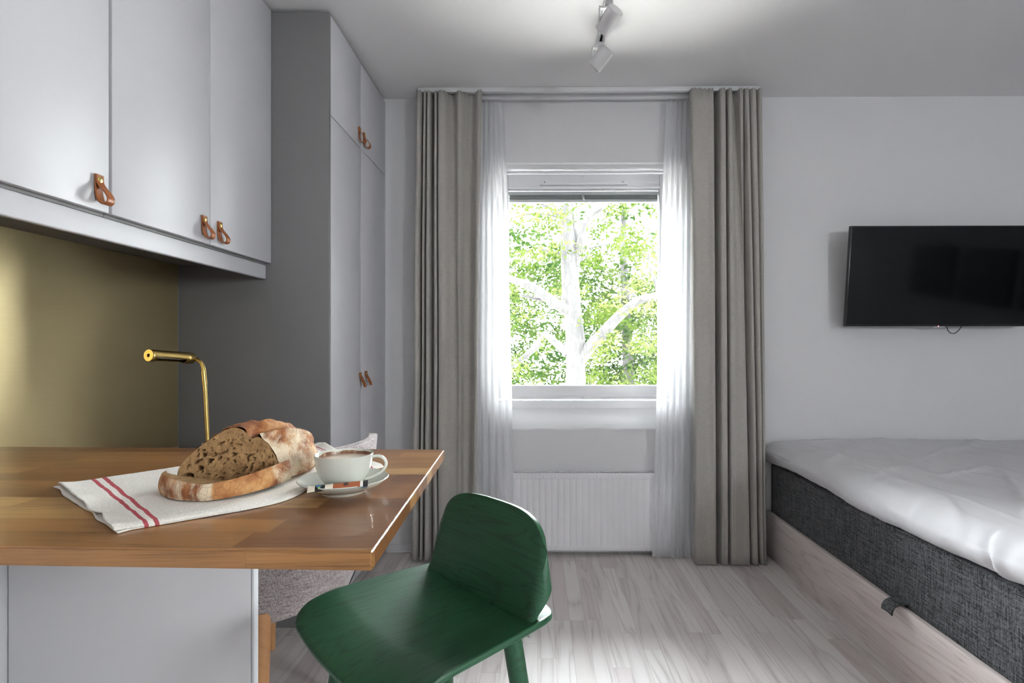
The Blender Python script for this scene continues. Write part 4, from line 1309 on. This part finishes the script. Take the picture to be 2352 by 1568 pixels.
def leaf_mat(name, stops):
    m = bpy.data.materials.new(name); m.use_nodes = True
    nt = m.node_tree
    for n in list(nt.nodes): nt.nodes.remove(n)
    out = N(nt, 'ShaderNodeOutputMaterial')
    n1 = noise_t(nt, coords(nt), 1.1, 4, 0.65)
    col = ramp(nt, n1, stops)
    df = N(nt, 'ShaderNodeBsdfDiffuse', {0: col})
    tl = N(nt, 'ShaderNodeBsdfTranslucent', {0: col})
    mx = N(nt, 'ShaderNodeMixShader', {0: 0.4, 1: df.outputs[0], 2: tl.outputs[0]})
    nt.links.new(mx.outputs[0], out.inputs[0])
    return m
M_leaf = leaf_mat('spring_leaves', [(0.32, (0.008, 0.015, 0.002)), (0.48, (0.019, 0.029, 0.005)), (0.62, (0.044, 0.049, 0.018))])
M_leaf2 = leaf_mat('green_leaves', [(0.32, (0.003, 0.008, 0.002)), (0.48, (0.009, 0.018, 0.004)), (0.66, (0.026, 0.034, 0.010))])

def foliage(name, clumps, mat, parent, size, seed):
    """clumps: (centre, radii, number of leaves)"""
    rnd = random.Random(seed)
    vs, fs = [], []
    for (cx, cy, cz), (rx, ry, rz), n in clumps:
        for _ in range(n):
            while True:
                a, b2, c_ = rnd.uniform(-1, 1), rnd.uniform(-1, 1), rnd.uniform(-1, 1)
                if a * a + b2 * b2 + c_ * c_ <= 1: break
            p = Vector((cx + a * rx, cy + b2 * ry, cz + c_ * rz))
            d = Vector((rnd.gauss(0, 1), rnd.gauss(0, 1), rnd.gauss(0, 0.6))).normalized()
            e = d.cross(Vector((rnd.gauss(0, 1), rnd.gauss(0, 1), rnd.gauss(0, 1)))).normalized()
            s = size * rnd.uniform(0.6, 1.3)
            k = len(vs)
            vs += [p - d * s, p + e * s * 0.42 - d * s * 0.1, p + d * s, p - e * s * 0.42 - d * s * 0.1]
            fs.append((k, k + 1, k + 2, k + 3))
    return mk(name, vs, fs, mat, parent)

def L(px_, py_, Y):      # metric point on the tree plane Y from offsets along the window opening
    return (((px_ - 1235) / 1240) * Y, Y, 1.14 - (py_ - 793) / 1240 * Y)
TY = 9.2
tree = thing('tree', 'pale barked tree with spreading branches right outside the window', 'tree', (0.66, TY, GZ))
bm = bmesh.new()
tp_ = [(0.72, TY, GZ), (0.70, TY, -1.0)] + [L(*q, TY) for q in ((1323, 900), (1321, 780), (1314, 700), (1309, 640), (1306, 580), (1301, 520), (1299, 460), (1296, 380), (1292, 250), (1300, 80))]
rr_ = [0.26, 0.20, 0.175, 0.160, 0.150, 0.145, 0.13, 0.11, 0.10, 0.09, 0.07, 0.03]
add_tube(bm, catmull(tp_, 5), [rr_[min(int(i / 5), 11)] + (rr_[min(int(i / 5) + 1, 11)] - rr_[min(int(i / 5), 11)]) * (i % 5) / 5 for i in range(5 * 11 + 1)], 20, wob=0.12)
from_bm('trunk', bm, M_bark, tree, smooth=True)
def branch(pts, r0, r1, dy=0.0):
    P = [Vector(L(px_, py_, TY + dy * i / max(1, len(pts) - 1))) for i, (px_, py_) in enumerate(pts)]
    c = catmull(P, 5)
    m_ = len(c)
    tube('branch', c, [r0 + (r1 - r0) * i / (m_ - 1) for i in range(m_)], M_bark, tree, 12, wob=0.15)
branch([(1316, 640), (1322, 590), (1318, 540), (1312, 490), (1309, 440), (1306, 350)], 0.09, 0.05, 0.2)
branch([(1322, 610), (1332, 560), (1342, 515), (1362, 490), (1388, 474), (1420, 440)], 0.07, 0.03, -0.3)
branch([(1318, 715), (1290, 705), (1255, 682), (1215, 655), (1172, 640), (1110, 600)], 0.10, 0.05, -0.5)
branch([(1255, 690), (1225, 685), (1195, 678)], 0.03, 0.02, -0.2)
branch([(1330, 830), (1352, 800), (1385, 765), (1430, 718), (1470, 690), (1515, 676), (1580, 640)], 0.115, 0.05, -0.6)
branch([(1512, 680), (1505, 650), (1492, 610), (1487, 560), (1480, 520)], 0.035, 0.012, 0.1)
branch([(1468, 692), (1450, 672), (1420, 660), (1395, 655)], 0.02, 0.008, 0.2)
branch([(1298, 500), (1280, 490), (1262, 476), (1235, 464), (1200, 455)], 0.045, 0.02, 0.3)
branch([(1290, 500), (1255, 492), (1215, 492), (1180, 498)], 0.026, 0.012, 0.3)
branch([(1302, 586), (1270, 578), (1245, 572), (1225, 570), (1180, 590)], 0.04, 0.012, 0.4)
branch([(1306, 815), (1285, 795), (1262, 775), (1250, 765)], 0.075, 0.04, 0.5)
branch([(1240, 785), (1210, 815), (1178, 838), (1130, 850)], 0.06, 0.04, 0.2)
branch([(1326, 600), (1345, 590), (1365, 565), (1385, 545)], 0.028, 0.010, 0.2)
branch([(1326, 572), (1360, 568), (1400, 560)], 0.018, 0.008, 0.2)
rnd = random.Random(11)
cl = []
for k in range(150):
    px_ = rnd.uniform(900, 1800); py_ = rnd.uniform(380, 900)
    if 1285 < px_ < 1345 and rnd.random() < 0.8: continue
    c_ = L(px_, py_, TY + rnd.uniform(-0.6, 2.2))
    cl.append((c_, (rnd.uniform(0.25, 0.6), 0.4, rnd.uniform(0.12, 0.28)), rnd.randint(90, 170)))
for k in range(10):
    cl.append(((0.6 + rnd.uniform(-4.5, 4.5), TY + rnd.uniform(-1.5, 3), rnd.uniform(4.2, 8)), (0.9, 0.9, 0.5), 70))
foliage('foliage', cl, M_leaf, tree, 0.046, 3)

specs = [(-6.0, 13.6, 'bright green leafy tree at the far left beyond the window'), (2.2, 13.6, 'dense green tree directly behind the pale barked tree'), (10.4, 13.6, 'bright green tree at the far right beyond the window'),
         (-2.4, 17.8, 'leafy tree in the second row behind, on the left'), (5.9, 17.8, 'leafy tree in the second row behind, on the right'), (1.4, 22.0, 'hazy green tree farthest away behind the others')]
for k, (x_, y_, lab) in enumerate(specs):
    t = thing('tree', lab, 'tree', (x_, y_, GZ), group='trees beyond the window')
    tube('trunk', [(x_, y_, GZ), (x_ + 0.1, y_, 0), (x_ - 0.05, y_, 3.5), (x_, y_, 6)], [0.2, 0.15, 0.1, 0.04], M_bark, t, 12, wob=0.1)
    cl = []
    for q in range(190):
        cl.append(((x_ + max(-3.1, min(3.1, rnd.gauss(0, 1.7))), y_ + rnd.uniform(-1.2, 1.2), rnd.uniform(-2.0, 4.6)), (rnd.uniform(0.4, 0.9), 0.6, rnd.uniform(0.2, 0.45)), 75))
    foliage('foliage', cl, (M_leaf, M_leaf2)[k % 2], t, 0.085, 20 + k)
